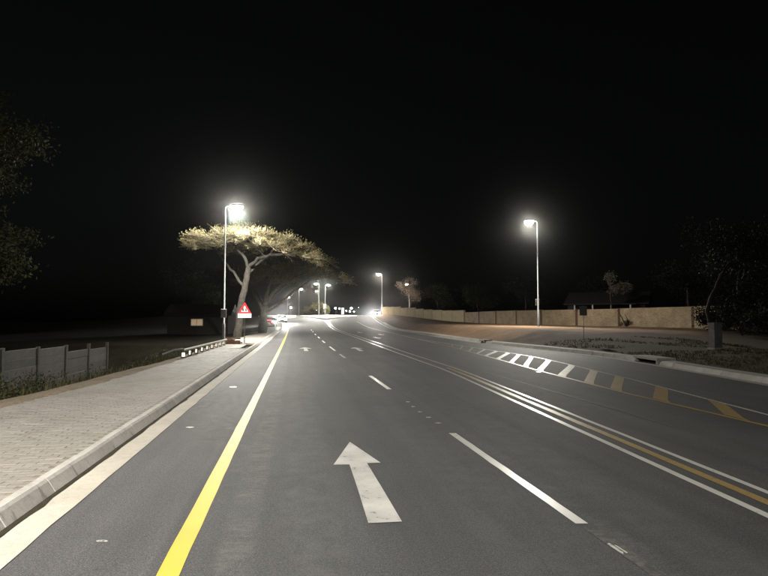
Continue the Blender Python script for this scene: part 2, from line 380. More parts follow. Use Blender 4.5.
# ------------------------------------------------------------------ ground, road, verges
YS = [-60, -40, -25] + [-15 + i * 1.0 for i in range(0, 76)] + [62 + i * 3.0 for i in range(0, 46)] + [205, 220, 240, 270, 320, 400, 600, 1000, 2500]
g = MB(); xs = [-2500, -800, -300, -120, -60, -30, 0, 30, 60, 120, 300, 800, 2500]
g.add([(x, y, zr(y) - 2.2) for y in YS for x in xs],
      [(j * len(xs) + i, j * len(xs) + i + 1, (j + 1) * len(xs) + i + 1, (j + 1) * len(xs) + i) for j in range(len(YS) - 1) for i in range(len(xs) - 1)], True)
tag(g.build('ground', M['earth']), 'dark open ground around the road', kind='structure')
def strip(fx, ys, mat, name, parent, fz):
    """fx(y) -> list of x; fz(x_index, x, y) -> z"""
    b = MB(); n = None
    for y in ys:
        X = fx(y); n = len(X); b.v += [(x, y, fz(i, x, y)) for i, x in enumerate(X)]
    for j in range(len(ys) - 1):
        for i in range(n - 1):
            b.f.append((j * n + i, j * n + i + 1, (j + 1) * n + i + 1, (j + 1) * n + i)); b.sm.append(True)
    return b.build(name, mat, parent)
RY = [-15 + i * 0.5 for i in range(0, 150)] + [60 + i * 2.0 for i in range(0, 58)] + [180, 200, 230]
def road_x(y):
    a, c = kl(y) + 0.30, kr(y) + 0.05
    return [lerp(a, c, i / 10) for i in range(11)]
road = strip(road_x, RY, M['asphalt'], 'road', None, lambda i, x, y: zr(y))
tag(road, 'dark asphalt road with painted lane markings', kind='structure')
WL = [0, .15, .3, .5, .75, 1, 1.3, 1.7, 2.2, 2.8, 3.5, 4.3, 5.5, 7.5, 10, 14, 20, 30, 45]
verge_l = strip(lambda y: [so(y) + 0.04 - w for w in reversed(WL)], YS[2:-5], M['earth'], 'left_verge', None,
                lambda i, x, y: zr(y) + drop(so(y) + 0.04 - x, y) - (0.0 if i else 1.0))
tag(verge_l, 'dark weedy verge falling away from the paved footway', kind='structure')
WR = [0, .2, .45, .7, .9, 1.2, 1.6, 2, 2.5, 3, 3.5, 4, 4.5, 5.2, 6, 7.5, 9, 11, 14, 18, 24, 32, 45]
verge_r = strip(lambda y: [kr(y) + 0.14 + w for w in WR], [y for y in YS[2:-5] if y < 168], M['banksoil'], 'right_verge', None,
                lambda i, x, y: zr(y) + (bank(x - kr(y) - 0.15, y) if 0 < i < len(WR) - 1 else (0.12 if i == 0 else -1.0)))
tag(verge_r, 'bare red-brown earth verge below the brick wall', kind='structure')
# dirt that has washed on to the edge of the footway
b = MB(); ys = [3 + i * 0.35 for i in range(100)]
for i, y in enumerate(ys):
    k = 0.12 + 0.22 * noise.noise(Vector((0, y * 0.45, 2))) + 0.1 * noise.noise(Vector((0, y * 2.1, 7)))
    b.v += [(so(y) - 0.75, y, 0.115 + drop(0.75, y) - 0.10), (so(y) - 0.3, y, 0.135 + 0.015 * noise.noise(Vector((1, y, 0)))), (so(y) + 0.02, y, 0.15), (so(y) + max(k, 0.03), y, 0.128)]
for i in range(len(ys) - 1):
    for k in range(3): b.f.append((i * 4 + k, i * 4 + k + 1, i * 4 + k + 5, i * 4 + k + 4)); b.sm.append(True)
tag(b.build('dirt_edge', M['tan']), 'strip of bare dirt along the outer edge of the footway', kind='structure')

# ------------------------------------------------------------------ left footway: bed, pavers, kerb stones, gutter
pave = strip(lambda y: [so(y), kl(y) - 1.12, kl(y) - 0.16], [-12 + i * 0.5 for i in range(178)], M['sand'], 'pavement', None, lambda i, x, y: zr(y) + (0.1245 if not (i == 2 and 31.2 < y < 35.8) else -0.3))
tag(pave, 'grey-brown block paved footway beside the left kerb', kind='structure')
cp, sp = 1.0, 0.1455
ln = math.hypot(cp, sp); ux, uy = -sp / ln, cp / ln            # along the road
nx, ny = -uy, ux                                               # outwards, to the left
rzroad = math.atan2(uy, ux) - math.pi / 2
PB = MB().box(0, 0, 0, 0.1965, 0.0968, 0.055, 0.004); pmesh = PB.mesh('paver', M['paver'])
cells = []
ns = int(50 / 0.1)
for r in range(-30, ns):
    s = r * 0.1 + 0.05
    for c in range(0, 15):
        w = 0.275 + (c + (0.5 if r % 2 else 0.0)) * 0.2
        x = -2.32 - 0.0 + ux * s + nx * w; y = uy * s + ny * w
        if x < so(y) + 0.08 or y < 1.5 or y > 46: continue
        if 30.9 < y < 36.2 and x > kl(y) - 1.15: continue              # drain cover there
        px = 384 + 600 * x / max(y, 0.1)
        cells.append((y if (px > -20) else y + 100, x, y))
cells.sort()
for k, (key, x, y) in enumerate(cells[:300]):
    inst('paver', pmesh, pave, (x, y, 0.074 + bend(0) + rnd.uniform(-0.004, 0.003)), rot=(rnd.gauss(0, 0.008), rnd.gauss(0, 0.006), rzroad + rnd.gauss(0, 0.01)))
rest = MB()
for key, x, y in cells[300:]:
    z = 0.074 + rnd.uniform(-0.004, 0.003)
    rest.box(x - bend(y), y, z, 0.1965, 0.0968, 0.055, 0.004, rzroad + rnd.gauss(0, 0.01))
tag(rest.build('pavers', M['paver_i'], pave), kind='stuff')
b = MB()
for j in range(10):
    y0 = 46.05 + j * 3.4; y1 = y0 + 3.38
    b.add([(so(y0), y0, .13), (kl(y0) - .155, y0, .13), (kl(y1) - .155, y1, .13), (so(y1), y1, .13)], [(0, 1, 2, 3)])
b.build('concrete_slab', M['oldslab'], pave)
def kerb_profile(): return [(-0.175, -0.12), (0.0, -0.12), (0.0, 0.012), (-0.07, 0.125), (-0.095, 0.150), (-0.175, 0.152)]   # x across (foot at 0), z
def kerb_mesh(name, L, mirror=False):
    p = kerb_profile()
    if mirror: p = [(-x, z) for x, z in reversed(p)]
    return MB().loft([[(x, -L / 2, z) for x, z in p], [(x, L / 2, z) for x, z in p]], smooth=False).mesh(name, M['concrete'])
kerb = empty('kerb', (kl(8), 8, 0)); tag(kerb, 'pale concrete kerb along the left footway', kind='structure'); kerb.location = (0, 0, 0)
kml = kerb_mesh('kerb_stone', 0.992)
y = -3.0
while y < 46:
    yc = y + 0.495
    inst('kerb_stone', kml, kerb, (kl(yc) + rnd.uniform(-.003, .003), yc, rnd.uniform(-.003, .002)), rot=(rnd.gauss(0, .004), 0, rzroad + rnd.gauss(0, .005)))
    y += 0.989
def long_kerb(fx, y0, y1, sgn, name, parent, step=2.0):
    rings = []; yy = y0
    while yy <= y1:
        rings.append([(fx(yy) + sgn * x, yy, zr(yy) + z) for x, z in kerb_profile()]); yy += step
    if sgn < 0: rings = [list(reversed(r)) for r in rings]
    return MB().loft(rings, smooth=False).build(name, M['concrete'], parent)
long_kerb(kl, 46.05, 78, 1, 'kerb_run', kerb)
gut = strip(lambda y: [kl(y) + 0.004, kl(y) + 0.16, kl(y) + 0.33 + 0.02 * noise.noise(Vector((0, y * 1.3, 0)))], [-12 + i * 0.5 for i in range(180)], M['gutter'], 'gutter', None,
            lambda i, x, y: zr(y) + (0.002, 0.004, 0.007)[i])
tag(gut, 'pale cream concrete gutter channel at the foot of the left kerb', kind='structure')
# dark strip of uneven width along the angle between gutter and kerb
b = MB(); ys = [2 + i * 0.25 for i in range(150)]
for y in ys:
    w = 0.035 + 0.05 * max(0, noise.noise(Vector((3, y * 1.4, 1)))) + 0.02 * noise.noise(Vector((3, y * 5, 1)))
    b.v += [(kl(y) - 0.001, y, 0.022), (kl(y) + max(w, 0.012), y, 0.0095)]
for i in range(len(ys) - 1): b.f.append((2 * i, 2 * i + 1, 2 * i + 3, 2 * i + 2)); b.sm.append(True)
tag(b.build('gutter_dark_strip', M['earth'], gut), kind='stuff')
# right kerb
kerb2 = empty('right_kerb'); tag(kerb2, 'pale concrete kerb along the far right edge of the road', kind='structure')
def face_dir(fx, y): return math.atan2(fx(y + .5) - fx(y - .5), 1.0)
kmr = kerb_mesh('kerb_stone', 0.985, True)
y = 6.0
while y < 46:
    a = face_dir(kr, y); yc = y + 0.495 * math.cos(a)
    if not (22.0 < yc < 24.0 or 40.6 < yc < 41.7):
        inst('kerb_stone', kmr, kerb2, (kr(yc) + rnd.uniform(-.01, .01), yc, rnd.uniform(-.012, .006)), rot=(0, 0, -a + rnd.gauss(0, .008)))
    y += 0.989 * math.cos(a)
long_kerb(kr, 46.05, 164, -1, 'kerb_run', kerb2)
gut2 = strip(lambda y: [kr(y) - 0.34, kr(y) - 0.17, kr(y) - 0.004], [4 + i * 0.5 for i in range(320)], M['slab'], 'right_gutter', None, lambda i, x, y: zr(y) + (0.006, 0.004, 0.003)[i])
tag(gut2, 'concrete gutter channel at the foot of the right kerb', kind='structure')
# pale concrete back strip behind the right kerb
bs = strip(lambda y: [kr(y) + 0.155, kr(y) + 0.5 + 0.22 * ss((y - 27) / 8) + 0.05 * noise.noise(Vector((5, y, 0)))], [12 + i * 0.5 for i in range(200)], M['slab'], 'back_strip', None, lambda i, x, y: zr(y) + 0.152 + 0.01 * i)
tag(bs, 'narrow concrete strip behind the right kerb', kind='structure')
def inlet(name, fx, yc, L, sgn, label, depth=0.85, lift=0.10, slot=0.0):
    t = empty(name, (fx(yc), yc, zr(yc)), -face_dir(fx, yc)); tag(t, label, 'storm drain', 'kerb inlets')
    MB().box(sgn * ((depth + slot) / 2 + 0.05), 0, 0.135 + lift - (0.10 if slot else 0), depth - slot, L, 0.10, 0.015).build('cover_slab', M['slab'], t)
    for s in (-1, 1): MB().box(sgn * (depth / 2 + 0.06), s * (L / 2 - 0.09), -0.1, depth - 0.04, 0.16, 0.233 + lift - (0.005 if slot else 0), 0.0).build('side_block', M['slab'], t)
    MB().box(sgn * (depth - 0.02), 0, -0.1, 0.08, L - 0.36, 0.222 + lift - (0.09 if slot else 0)).build('back_wall', M['dark'], t)
    MB().box(sgn * (depth / 2 + 0.02), 0, -0.12, depth - 0.12, L - 0.36, 0.13).build('drain_floor', M['dark'], t)
    return t
inlet('kerb_inlet', lambda y: kl(y) - 0.17, 33.5, 4.6, -1, 'concrete slab drain inlet with dark slot in the left footway', 0.95, 0.0, 0.40)
inlet('kerb_inlet', lambda y: kr(y) - 0.02, 23.0, 1.95, 1, 'long dark slot drain in the right kerb before the hatched island', 0.7, 0.0)
inlet('kerb_inlet', lambda y: kr(y) - 0.02, 41.15, 1.1, 1, 'small dark drain slot in the right kerb near the right lamp post', 0.6, 0.0)

# ------------------------------------------------------------------ road markings (parts of the road)
def line(name, fx, y0, y1, w, mat, off=0.0, step=0.5, dz=0.004, edge=0.008):
    b = MB(); n = max(2, int((y1 - y0) / step) + 1); k = 0
    for i in range(n):
        y = y0 + (y1 - y0) * i / (n - 1); x = fx(y) + off; s = (fx(y + .1) - fx(y - .1)) / .2; hw = w / 2 * math.sqrt(1 + s * s)
        e0 = edge * noise.noise(Vector((y * 3, off, 1))); e1 = edge * noise.noise(Vector((y * 3, off, 8)))
        b.v += [(x - hw + e0, y, zr(y) + dz), (x + hw + e1, y, zr(y) + dz)]
    for i in range(n - 1): b.f.append((2 * i, 2 * i + 1, 2 * i + 3, 2 * i + 2)); b.sm.append(False)
    return b.build(name, mat, road)
def poly(name, pts, mat, dz=0.004):
    return MB().add([(x, y, zr(y) + dz) for x, y in pts], [tuple(range(len(pts)))]).build(name, mat, road)
line('edge_line', yl, -8, 100, 0.15, M['yellow'])['label'] = 'broad bright yellow edge line'
dx = lambda y: pl(DASH, y)
for a, c in ((5.05, 8.95), (14.4, 17.75), (25.6, 28.3), (31.2, 35.9), (41.2, 45.2), (50.5, 54.5), (60.5, 64.5), (72, 76), (82, 86)):
    line('lane_dash', dx, a, c, 0.105, M['white'] if a > 10 else M['white'], step=0.25)
db = lambda y: pl(DBL, y)
line('centre_line', db, -8, 127, 0.095, M['white'])
line('centre_line', db, -8, 127, 0.085, M['white'], off=0.50)
line('centre_line', db, -8, 20.6, 0.12, M['ochre'], off=0.27)['label'] = 'ochre line between the two white centre lines'
line('island_line', lambda y: pl(ISL, y), 6.5, 118, 0.11, M['ochre'])
line('island_line', lambda y: pl(ISU, y), 6.5, 48.8, 0.085, M['white_worn'])
tops = [9.9, 12.24, 14.75, 17.44, 19.46, 21.6, 24.3, 26.5, 28.1, 29.4, 30.9, 32.6, 34.6, 36.6, 38.8]
bots = [8.3, 10.3, 12.46, 14.3, 15.83, 17.73, 19.6, 21.2, 23.07, 25.1, 27.2, 28.9, 30.8, 33.0, 35.4]
for t, c in zip(tops, bots):
    hw = 0.34 if t < 31 else 0.27
    pts = []
    for k in range(7):
        f = k / 6; x = lerp(pl(ISL, c) + 0.055, pl(ISU, t) - 0.04, f); pts.append((x, lerp(c, t, f)))
    quad = [(x, y - hw) for x, y in pts] + [(x, y + hw) for x, y in reversed(pts)]
    clip = [(min(max(x, pl(ISL, y) + 0.06), pl(ISU, y) - 0.05), y) for x, y in quad]
    b = MB(); n = 7
    b.add([(x, y, zr(y) + 0.004) for x, y in clip], [(k, k + 1, 2 * n - 2 - k, 2 * n - 1 - k) for k in range(n - 1)])
    b.build('hatch_stripe', M['ochre'], road)
ARROW = [(-0.13, 5.06), (0.15, 5.10), (-0.02, 6.1), (-0.20, 7.12), (-0.04, 7.14), (-0.47, 8.33), (-0.585, 7.04), (-0.40, 7.05), (-0.26, 6.05)]
def arrow(pts_fn, label=None):
    b = MB(); P = [(x, y, zr(y) + 0.004) for x, y in pts_fn]
    b.add(P, [(0, 1, 2, 8), (8, 2, 3, 7), (6, 7, 5), (7, 3, 5), (3, 4, 5)])
    o = b.build('lane_arrow', M['arrow'], road)
    if label: o['label'] = label
arrow(ARROW, 'large white straight-ahead arrow')
def generic_arrow(x, y, L, flip=1, slope=-0.15):
    loc = [(-.12, 0), (.12, 0), (.10, L * .3), (.09, L * .62), (.36, L * .62), (0, L), (-.36, L * .62), (-.09, L * .62), (-.10, L * .3)]
    arrow([(x + flip * (a + slope * l) if flip > 0 else x - a + slope * (-l) , y + flip * l) for a, l in loc])
generic_arrow(-4.0, 31.0, 4.0); generic_arrow(-1.15, 31.0, 4.0)
generic_arrow(-0.9, 54.0, 4.0, -1, -0.13); generic_arrow(-3.2, 73.0, 4.5, -1, -0.13); generic_arrow(-0.6, 64.0, 4.0, -1, -0.13)
# worn leftovers of old paint
for x, y, a, c in ((0.48, 12.26, .05, .05), (0.56, 11.6, .045, .05), (0.65, 10.95, .05, .045), (0.76, 10.35, .06, .05), (0.88, 9.8, .07, .05),
                   (-3.02, 9.42, .07, .05), (-3.72, 14.9, .10, .07), (-2.15, 4.66, .05, .025), (4.86, 19.0, .10, .16)):
    pts = []
    for k in range(9):
        t = 2 * math.pi * k / 9; r = rnd.uniform(0.55, 1.15); pts.append((x + a * r * math.cos(t), y + c * r * math.sin(t)))
    poly('paint_fleck', pts, M['white_worn'], 0.0045)
poly('paint_fleck', [(1.675, 4.60), (1.70, 4.62), (1.735, 4.44), (1.72, 4.40), (1.70, 4.47)], M['white_worn'], 0.0052)
poly('paint_fleck', [(1.72, 4.58), (1.735, 4.57), (1.765, 4.43), (1.75, 4.42)], M['white_worn'], 0.0052)
line('ghost_line', dx, 3.2, 4.9, 0.11, M['ghost'], off=0.02, edge=0.02)
line('ghost_line', lambda y: pl([(9, 4.6), (12, 4.2), (20, 3.05), (40, 0.6)], y), 9.5, 30, 0.06, M['ghost'], edge=0.01)

# ------------------------------------------------------------------ street lamps
def photometry(ld, spill):
    """road luminaire: full output towards the road and along it, little behind the pole"""
    ld.use_nodes = True; nt = ld.node_tree; em = nt.nodes['Emission']
    ge = nt.nodes.new('ShaderNodeNewGeometry'); vt = nt.nodes.new('ShaderNodeVectorTransform'); vt.vector_type = 'VECTOR'; vt.convert_from = 'WORLD'; vt.convert_to = 'OBJECT'
    nt.links.new(ge.outputs['Incoming'], vt.inputs[0]); sp_ = nt.nodes.new('ShaderNodeSeparateXYZ'); nt.links.new(vt.outputs[0], sp_.inputs[0])
    mr = nt.nodes.new('ShaderNodeMapRange'); mr.interpolation_type = 'SMOOTHSTEP'
    for k, v in zip(('From Min', 'From Max', 'To Min', 'To Max'), (BACK0, BACK1, BACKV, 1.0)): mr.inputs[k].default_value = v
    nt.links.new(sp_.outputs[0], mr.inputs[0])
    m2 = nt.nodes.new('ShaderNodeMapRange'); m2.interpolation_type = 'SMOOTHSTEP'          # glare cut-off near the horizontal
    for k, v in zip(('From Min', 'From Max', 'To Min', 'To Max'), (-0.06, -0.38, 0.10, 1.0)): m2.inputs[k].default_value = v
    nt.links.new(sp_.outputs[2], m2.inputs[0])
    mu = nt.nodes.new('ShaderNodeMath'); mu.operation = 'MULTIPLY'; nt.links.new(mr.outputs[0], mu.inputs[0]); nt.links.new(m2.outputs[0], mu.inputs[1])
    m3 = nt.nodes.new('ShaderNodeMapRange'); m3.interpolation_type = 'SMOOTHSTEP'          # limited throw across the road
    for k, v in zip(('From Min', 'From Max', 'To Min', 'To Max'), (0.10, 0.62, 1.0, 0.27)): m3.inputs[k].default_value = v
    nt.links.new(sp_.outputs[0], m3.inputs[0])
    mv = nt.nodes.new('ShaderNodeMath'); mv.operation = 'MULTIPLY'; nt.links.new(mu.outputs[0], mv.inputs[0]); nt.links.new(m3.outputs[0], mv.inputs[1])
    m4 = nt.nodes.new('ShaderNodeMapRange'); m4.interpolation_type = 'SMOOTHSTEP'          # sideways spill of the bowl
    for k, v in zip(('From Min', 'From Max', 'To Min', 'To Max'), (-0.12, -0.24, spill, 0.0)): m4.inputs[k].default_value = v
    nt.links.new(sp_.outputs[2], m4.inputs[0])
    m5 = nt.nodes.new('ShaderNodeMapRange'); m5.interpolation_type = 'SMOOTHSTEP'
    for k, v in zip(('From Min', 'From Max', 'To Min', 'To Max'), (0.45, 0.72, 1.0, 0.0)): m5.inputs[k].default_value = v
    nt.links.new(sp_.outputs[0], m5.inputs[0])
    mx = nt.nodes.new('ShaderNodeMath'); mx.operation = 'MULTIPLY'; nt.links.new(m4.outputs[0], mx.inputs[0]); nt.links.new(m5.outputs[0], mx.inputs[1])
    mw = nt.nodes.new('ShaderNodeMath'); mw.operation = 'MAXIMUM'; nt.links.new(mv.outputs[0], mw.inputs[0]); nt.links.new(mx.outputs[0], mw.inputs[1])
    nt.links.new(mw.outputs[0], em.inputs['Strength'])
def make_lamp(H=10.0, arm=0.75):
    t = empty('street_lamp')
    MB().tube([(0, 0, -0.3), (0, 0, 1.6), (0, 0, 1.62), (0, 0, H - 0.25)], [0.095, 0.095, 0.075, 0.05], 14).build('pole', M['galv'], t)
    MB().box(0, 0, -0.02, 0.34, 0.34, 0.035, 0.006).build('base_plate', M['galv'], t)
    MB().box(0, -0.088, 0.55, 0.10, 0.03, 0.42, 0.004).build('access_door', M['galv'], t)
    MB().tube([(0, 0, H - 0.28), (0, 0, H - 0.1), (0.06, 0, H + 0.0), (0.18, 0, H + 0.06), (arm - 0.3, 0, H + 0.09)], [0.04, 0.04, 0.038, 0.035, 0.035], 10).build('arm', M['galv'], t)
    rings = []
    for x, w, h0, h1 in ((-0.46, .06, -.03, .05), (-0.38, .18, -.05, .07), (-0.10, .31, -.06, .12), (0.22, .32, -.06, .12), (0.45, .20, -.06, .07), (0.52, .06, -.04, .02)):
        rings.append([(arm + x, -w, H + .09 + h0), (arm + x, w, H + .09 + h0), (arm + x, w * .9, H + .09 + h1 * .6), (arm + x, w * .45, H + .09 + h1), (arm + x, -w * .45, H + .09 + h1), (arm + x, -w * .9, H + .09 + h1 * .6)])
    MB().loft(rings).build('lamp_housing', M['housing'], t)
    b = MB(); n = 14; rings = []
    for k in range(6):
        a = k / 5 * math.pi / 2; rr = math.cos(a) * 0.98 + 0.02
        rings.append([(arm + 0.06 + 0.42 * rr * math.cos(2 * math.pi * i / n), 0.31 * rr * math.sin(2 * math.pi * i / n), H + 0.029 - 0.36 * math.sin(a)) for i in range(n)])
    b.loft(rings).build('lamp_lens', M['lens'], t)
    ld = bpy.data.lights.new('lamp_light', 'SPOT'); ld.energy = LAMP_W; ld.color = LAMP_C; ld.spot_size = R(179); ld.spot_blend = 0.06; ld.shadow_soft_size = 0.14
    photometry(ld, SPILL)
    lo = bpy.data.objects.new('lamp_light', ld); COL.objects.link(lo); lo.parent = t; lo.location = (arm + 0.06, 0, H - 0.50)
    return t
lamp0 = make_lamp()
low_spill_ld = bpy.data.lights.new('low_spill_light', 'SPOT'); low_spill_ld.energy = LAMP_W; low_spill_ld.color = LAMP_C; low_spill_ld.spot_size = R(179); low_spill_ld.spot_blend = 0.06; low_spill_ld.shadow_soft_size = 0.14
photometry(low_spill_ld, 0.10)                                      # same bowl heads; sideways output set low so trees behind stay dark
def place_lamp(x, y, rz, label, first=False, z=None, extra=None, sz=1.0):
    t = lamp0 if first else copy_tree(lamp0)
    if not first:
        for ch in t.children:
            if ch.type == 'LIGHT': ch.data = low_spill_ld
    t.location = (x, y, ground(x, y) if z is None else z); t.rotation_euler = (0, 0, rz); t.scale = (1, 1, sz)
    tag(t, label, 'street lamp', 'street lamps along the road'); return t
lp = place_lamp(-11.45, 43.0, 0.1, 'lit street lamp beside the flat-topped tree, small box on its pole', True, z=-0.28)
MB().box(0, -0.17, 1.72 + 0.28, 0.36, 0.16, 0.62, 0.02).build('control_box', M['greybox'], lp)
place_lamp(-5.05, -3.0, 0.15, 'lit street lamp on the left footway just behind the viewpoint')
lq = place_lamp(14.65, 57.0, math.pi + 0.1, 'lit street lamp alone on the bare earth bank at right')
lr = 0 and place_lamp(13.9, -8.0, math.pi, 'lit street lamp on the right verge behind the viewpoint')
place_lamp(-0.5, 146.0, math.pi, 'tall lit street lamp near the headlights at the end of the cream wall')
place_lamp(-14.9, 152.0, 0.0, 'brightest of the far street lamps over the junction, right of the tall pair', sz=0.78)
place_lamp(-15.9, 147.0, math.pi, 'far street lamp with its arm turned left, over the lit bush', sz=0.80)
place_lamp(-26.0, 238.0, math.pi, 'far street lamp whose head shows just below the arm-left lamp')
place_lamp(-31.3, 221.0, 0.0, 'far street lamp at the edge of the flat tree crown')
place_lamp(-50.4, 313.0, 0.0, 'faint small street lamp seen under the tree branches')
place_lamp(8.2, 195.0, math.pi, 'far street lamp shining through the pinkish tree behind the cream wall')
for o in lq.children:
    pass
MB().box(-0.02, -0.11, 1.55, 0.13, 0.08, 0.34, 0.01).build('meter_box', M['greybox'], lq)
MB().tube([(0, 0, 6.85), (0, 0, 7.0)], 0.075, 12).build('pole_collar', M['galv'], lq)

# distant lights across the valley: short posts with a bright head
fp = empty('distant_lamp')
MB().tube([(0, 0, -6), (0, 0, 6.4)], [0.12, 0.07], 8).build('pole', M['galv'], fp)
MB().loft([[(x * r, y * r, z) for x, y in ((1, 0), (.7, .7), (0, 1), (-.7, .7), (-1, 0), (-.7, -.7), (0, -1), (.7, -.7))] for r, z in ((.06, 6.3), (.42, 6.45), (.55, 6.8), (.38, 7.15), (.05, 7.25))]).build('lamp_globe', M['farlens'], fp)
far = [(335.5, 308.2, 520, 1.3, 'left one of the close pair'), (339.4, 308.6, 540, 1.1, 'right one of the close pair'), (351.3, 308.2, 500, 1.5, 'largest one of the cluster'), (346.4, 310.6, 560, 0.9, 'middle of the three in a row'),
       (343.2, 310.8, 600, 0.8, 'left of the three in a row'), (349.8, 311.3, 520, 1.2, 'just below the largest'), (354.1, 311.8, 590, 0.7, 'lowest on the right'), (316.4, 310.3, 430, 0.7, 'lone one left of the junction bush'), (358.6, 307.4, 640, 0.45, 'faintest, nearest the headlights'), (291.0, 307.6, 420, 1.2, 'lone one under the tree branches')]
for i, (px, py, Y, s, d) in enumerate(far):
    t = fp if i == 0 else copy_tree(fp)
    zz = 1.7 + (318 - py) / 600 * Y
    t.location = ((px - 384) / 600 * Y, Y, zz - 6.8 * s); t.scale = (s, s, s)
    tag(t, 'tiny distant light across the valley, ' + d, 'distant lamp', 'distant lights beyond the junction')

# ------------------------------------------------------------------ trees
def rv(s=1.0): return Vector((rnd.gauss(0, s), rnd.gauss(0, s), rnd.gauss(0, s)))
def skeleton(limbs, targets, sub_r=0.03, nseg=4, sag=0.15, minr=0.012):
    """limbs: [(points, radii)]; returns list of (pts, radii). Branches grow to the targets from the nearest node."""
    out = []; nodes = []
    for pts, rad in limbs:
        P = []; Rr = []
        for i in range(len(pts) - 1):
            a, c = Vector(pts[i]), Vector(pts[i + 1])
            for k in range(4):
                t = k / 4; P.append(a.lerp(c, t) + rv(0.035)); Rr.append(lerp(rad[i], rad[i + 1], t))
        P.append(Vector(pts[-1])); Rr.append(rad[-1]); out.append((P, Rr))
        for p, r in list(zip(P, Rr))[len(P) // 3:]: nodes.append((p, r))
    root = Vector(limbs[0][0][-1])
    for T in sorted(targets, key=lambda q: (q - root).length):
        best = min(nodes, key=lambda n: (n[0] - T).length + max(0, n[0].z - T.z) * 1.5)
        a, ra = best; L = (T - a).length
        r0 = min(ra * 0.7, sub_r * (0.5 + L * 0.35)); P = []; Rr = []
        out_dir = Vector((T.x - a.x, T.y - a.y, 0)) * 0.12
        for k in range(nseg + 1):
            t = k / nseg; p = a.lerp(T, t) + Vector((0, 0, sag * L * math.sin(math.pi * t))) * 0.6 + out_dir * math.sin(math.pi * t)
            if 0 < k < nseg: p += rv(0.05 * L)
            P.append(p); Rr.append(max(minr, r0 * (1 - 0.75 * t)))
        out.append((P, Rr))
        for p, r in zip(P[1:], Rr[1:]): nodes.append((p, r))
    return out
def leaf_quad(b, c, d, n, L, w):
    s = d.cross(n)
    if s.length < 1e-6: s = d.orthogonal()
    s = s.normalized() * w * 0.5; d = d.normalized() * L
    b.add([c, c + d * 0.5 + s, c + d, c + d * 0.5 - s], [(0, 1, 2, 3)])
def finish_tree(name, base, skel, crown, mats, label, group, sides=7):
    t = empty(name, base); tag(t, label, 'tree', group)
    m = MB(); off = Vector(base)
    for P, Rr in skel: m.tube([p - off for p in P], Rr, sides if Rr[0] > 0.05 else 4, cap=False)
    m.build('trunk', mats[0], t)
    crown.v = [tuple(Vector(v) - off) for v in crown.v]
    crown.build('crown', mats[1], t)
    return t
def blob_tree(name, base, lobes, trunk, mats, label, group=None, n_targets=120, leaves=70, spread=0.45, L=0.12, tr=0.2):
    """lobes: [(centre, (rx,ry,rz))] in world space"""
    targets = []; base = Vector(base)
    vol = [r[0] * r[1] * r[2] for c, r in lobes]
    for (c, r), v in zip(lobes, vol):
        for _ in range(max(6, int(n_targets * v / sum(vol)))):
            d = rv().normalized() * (rnd.random() ** 0.45)
            targets.append(Vector(c) + Vector((d.x * r[0], d.y * r[1], d.z * r[2])))
    top = Vector(trunk[-1])
    rad = [tr * (1 - 0.65 * i / (len(trunk) - 1)) for i in range(len(trunk))]
    sk = skeleton([(trunk, rad)], targets, sub_r=tr * 0.22, nseg=3)
    b = MB()
    for T in targets:
        k = rnd.uniform(0.4, 1.3)
        for _ in range(int(leaves * k)):
            o = rv(spread * 0.5); o.z *= 0.7
            d = (o * 0.6 + rv(0.6) + Vector((0, 0, -0.25)))
            if d.length < 1e-5: continue
            leaf_quad(b, T + o, d.normalized(), rv().normalized(), L * rnd.uniform(0.6, 1.4), L * 0.5)
    return finish_tree(name, base, sk, b, mats, label, group)

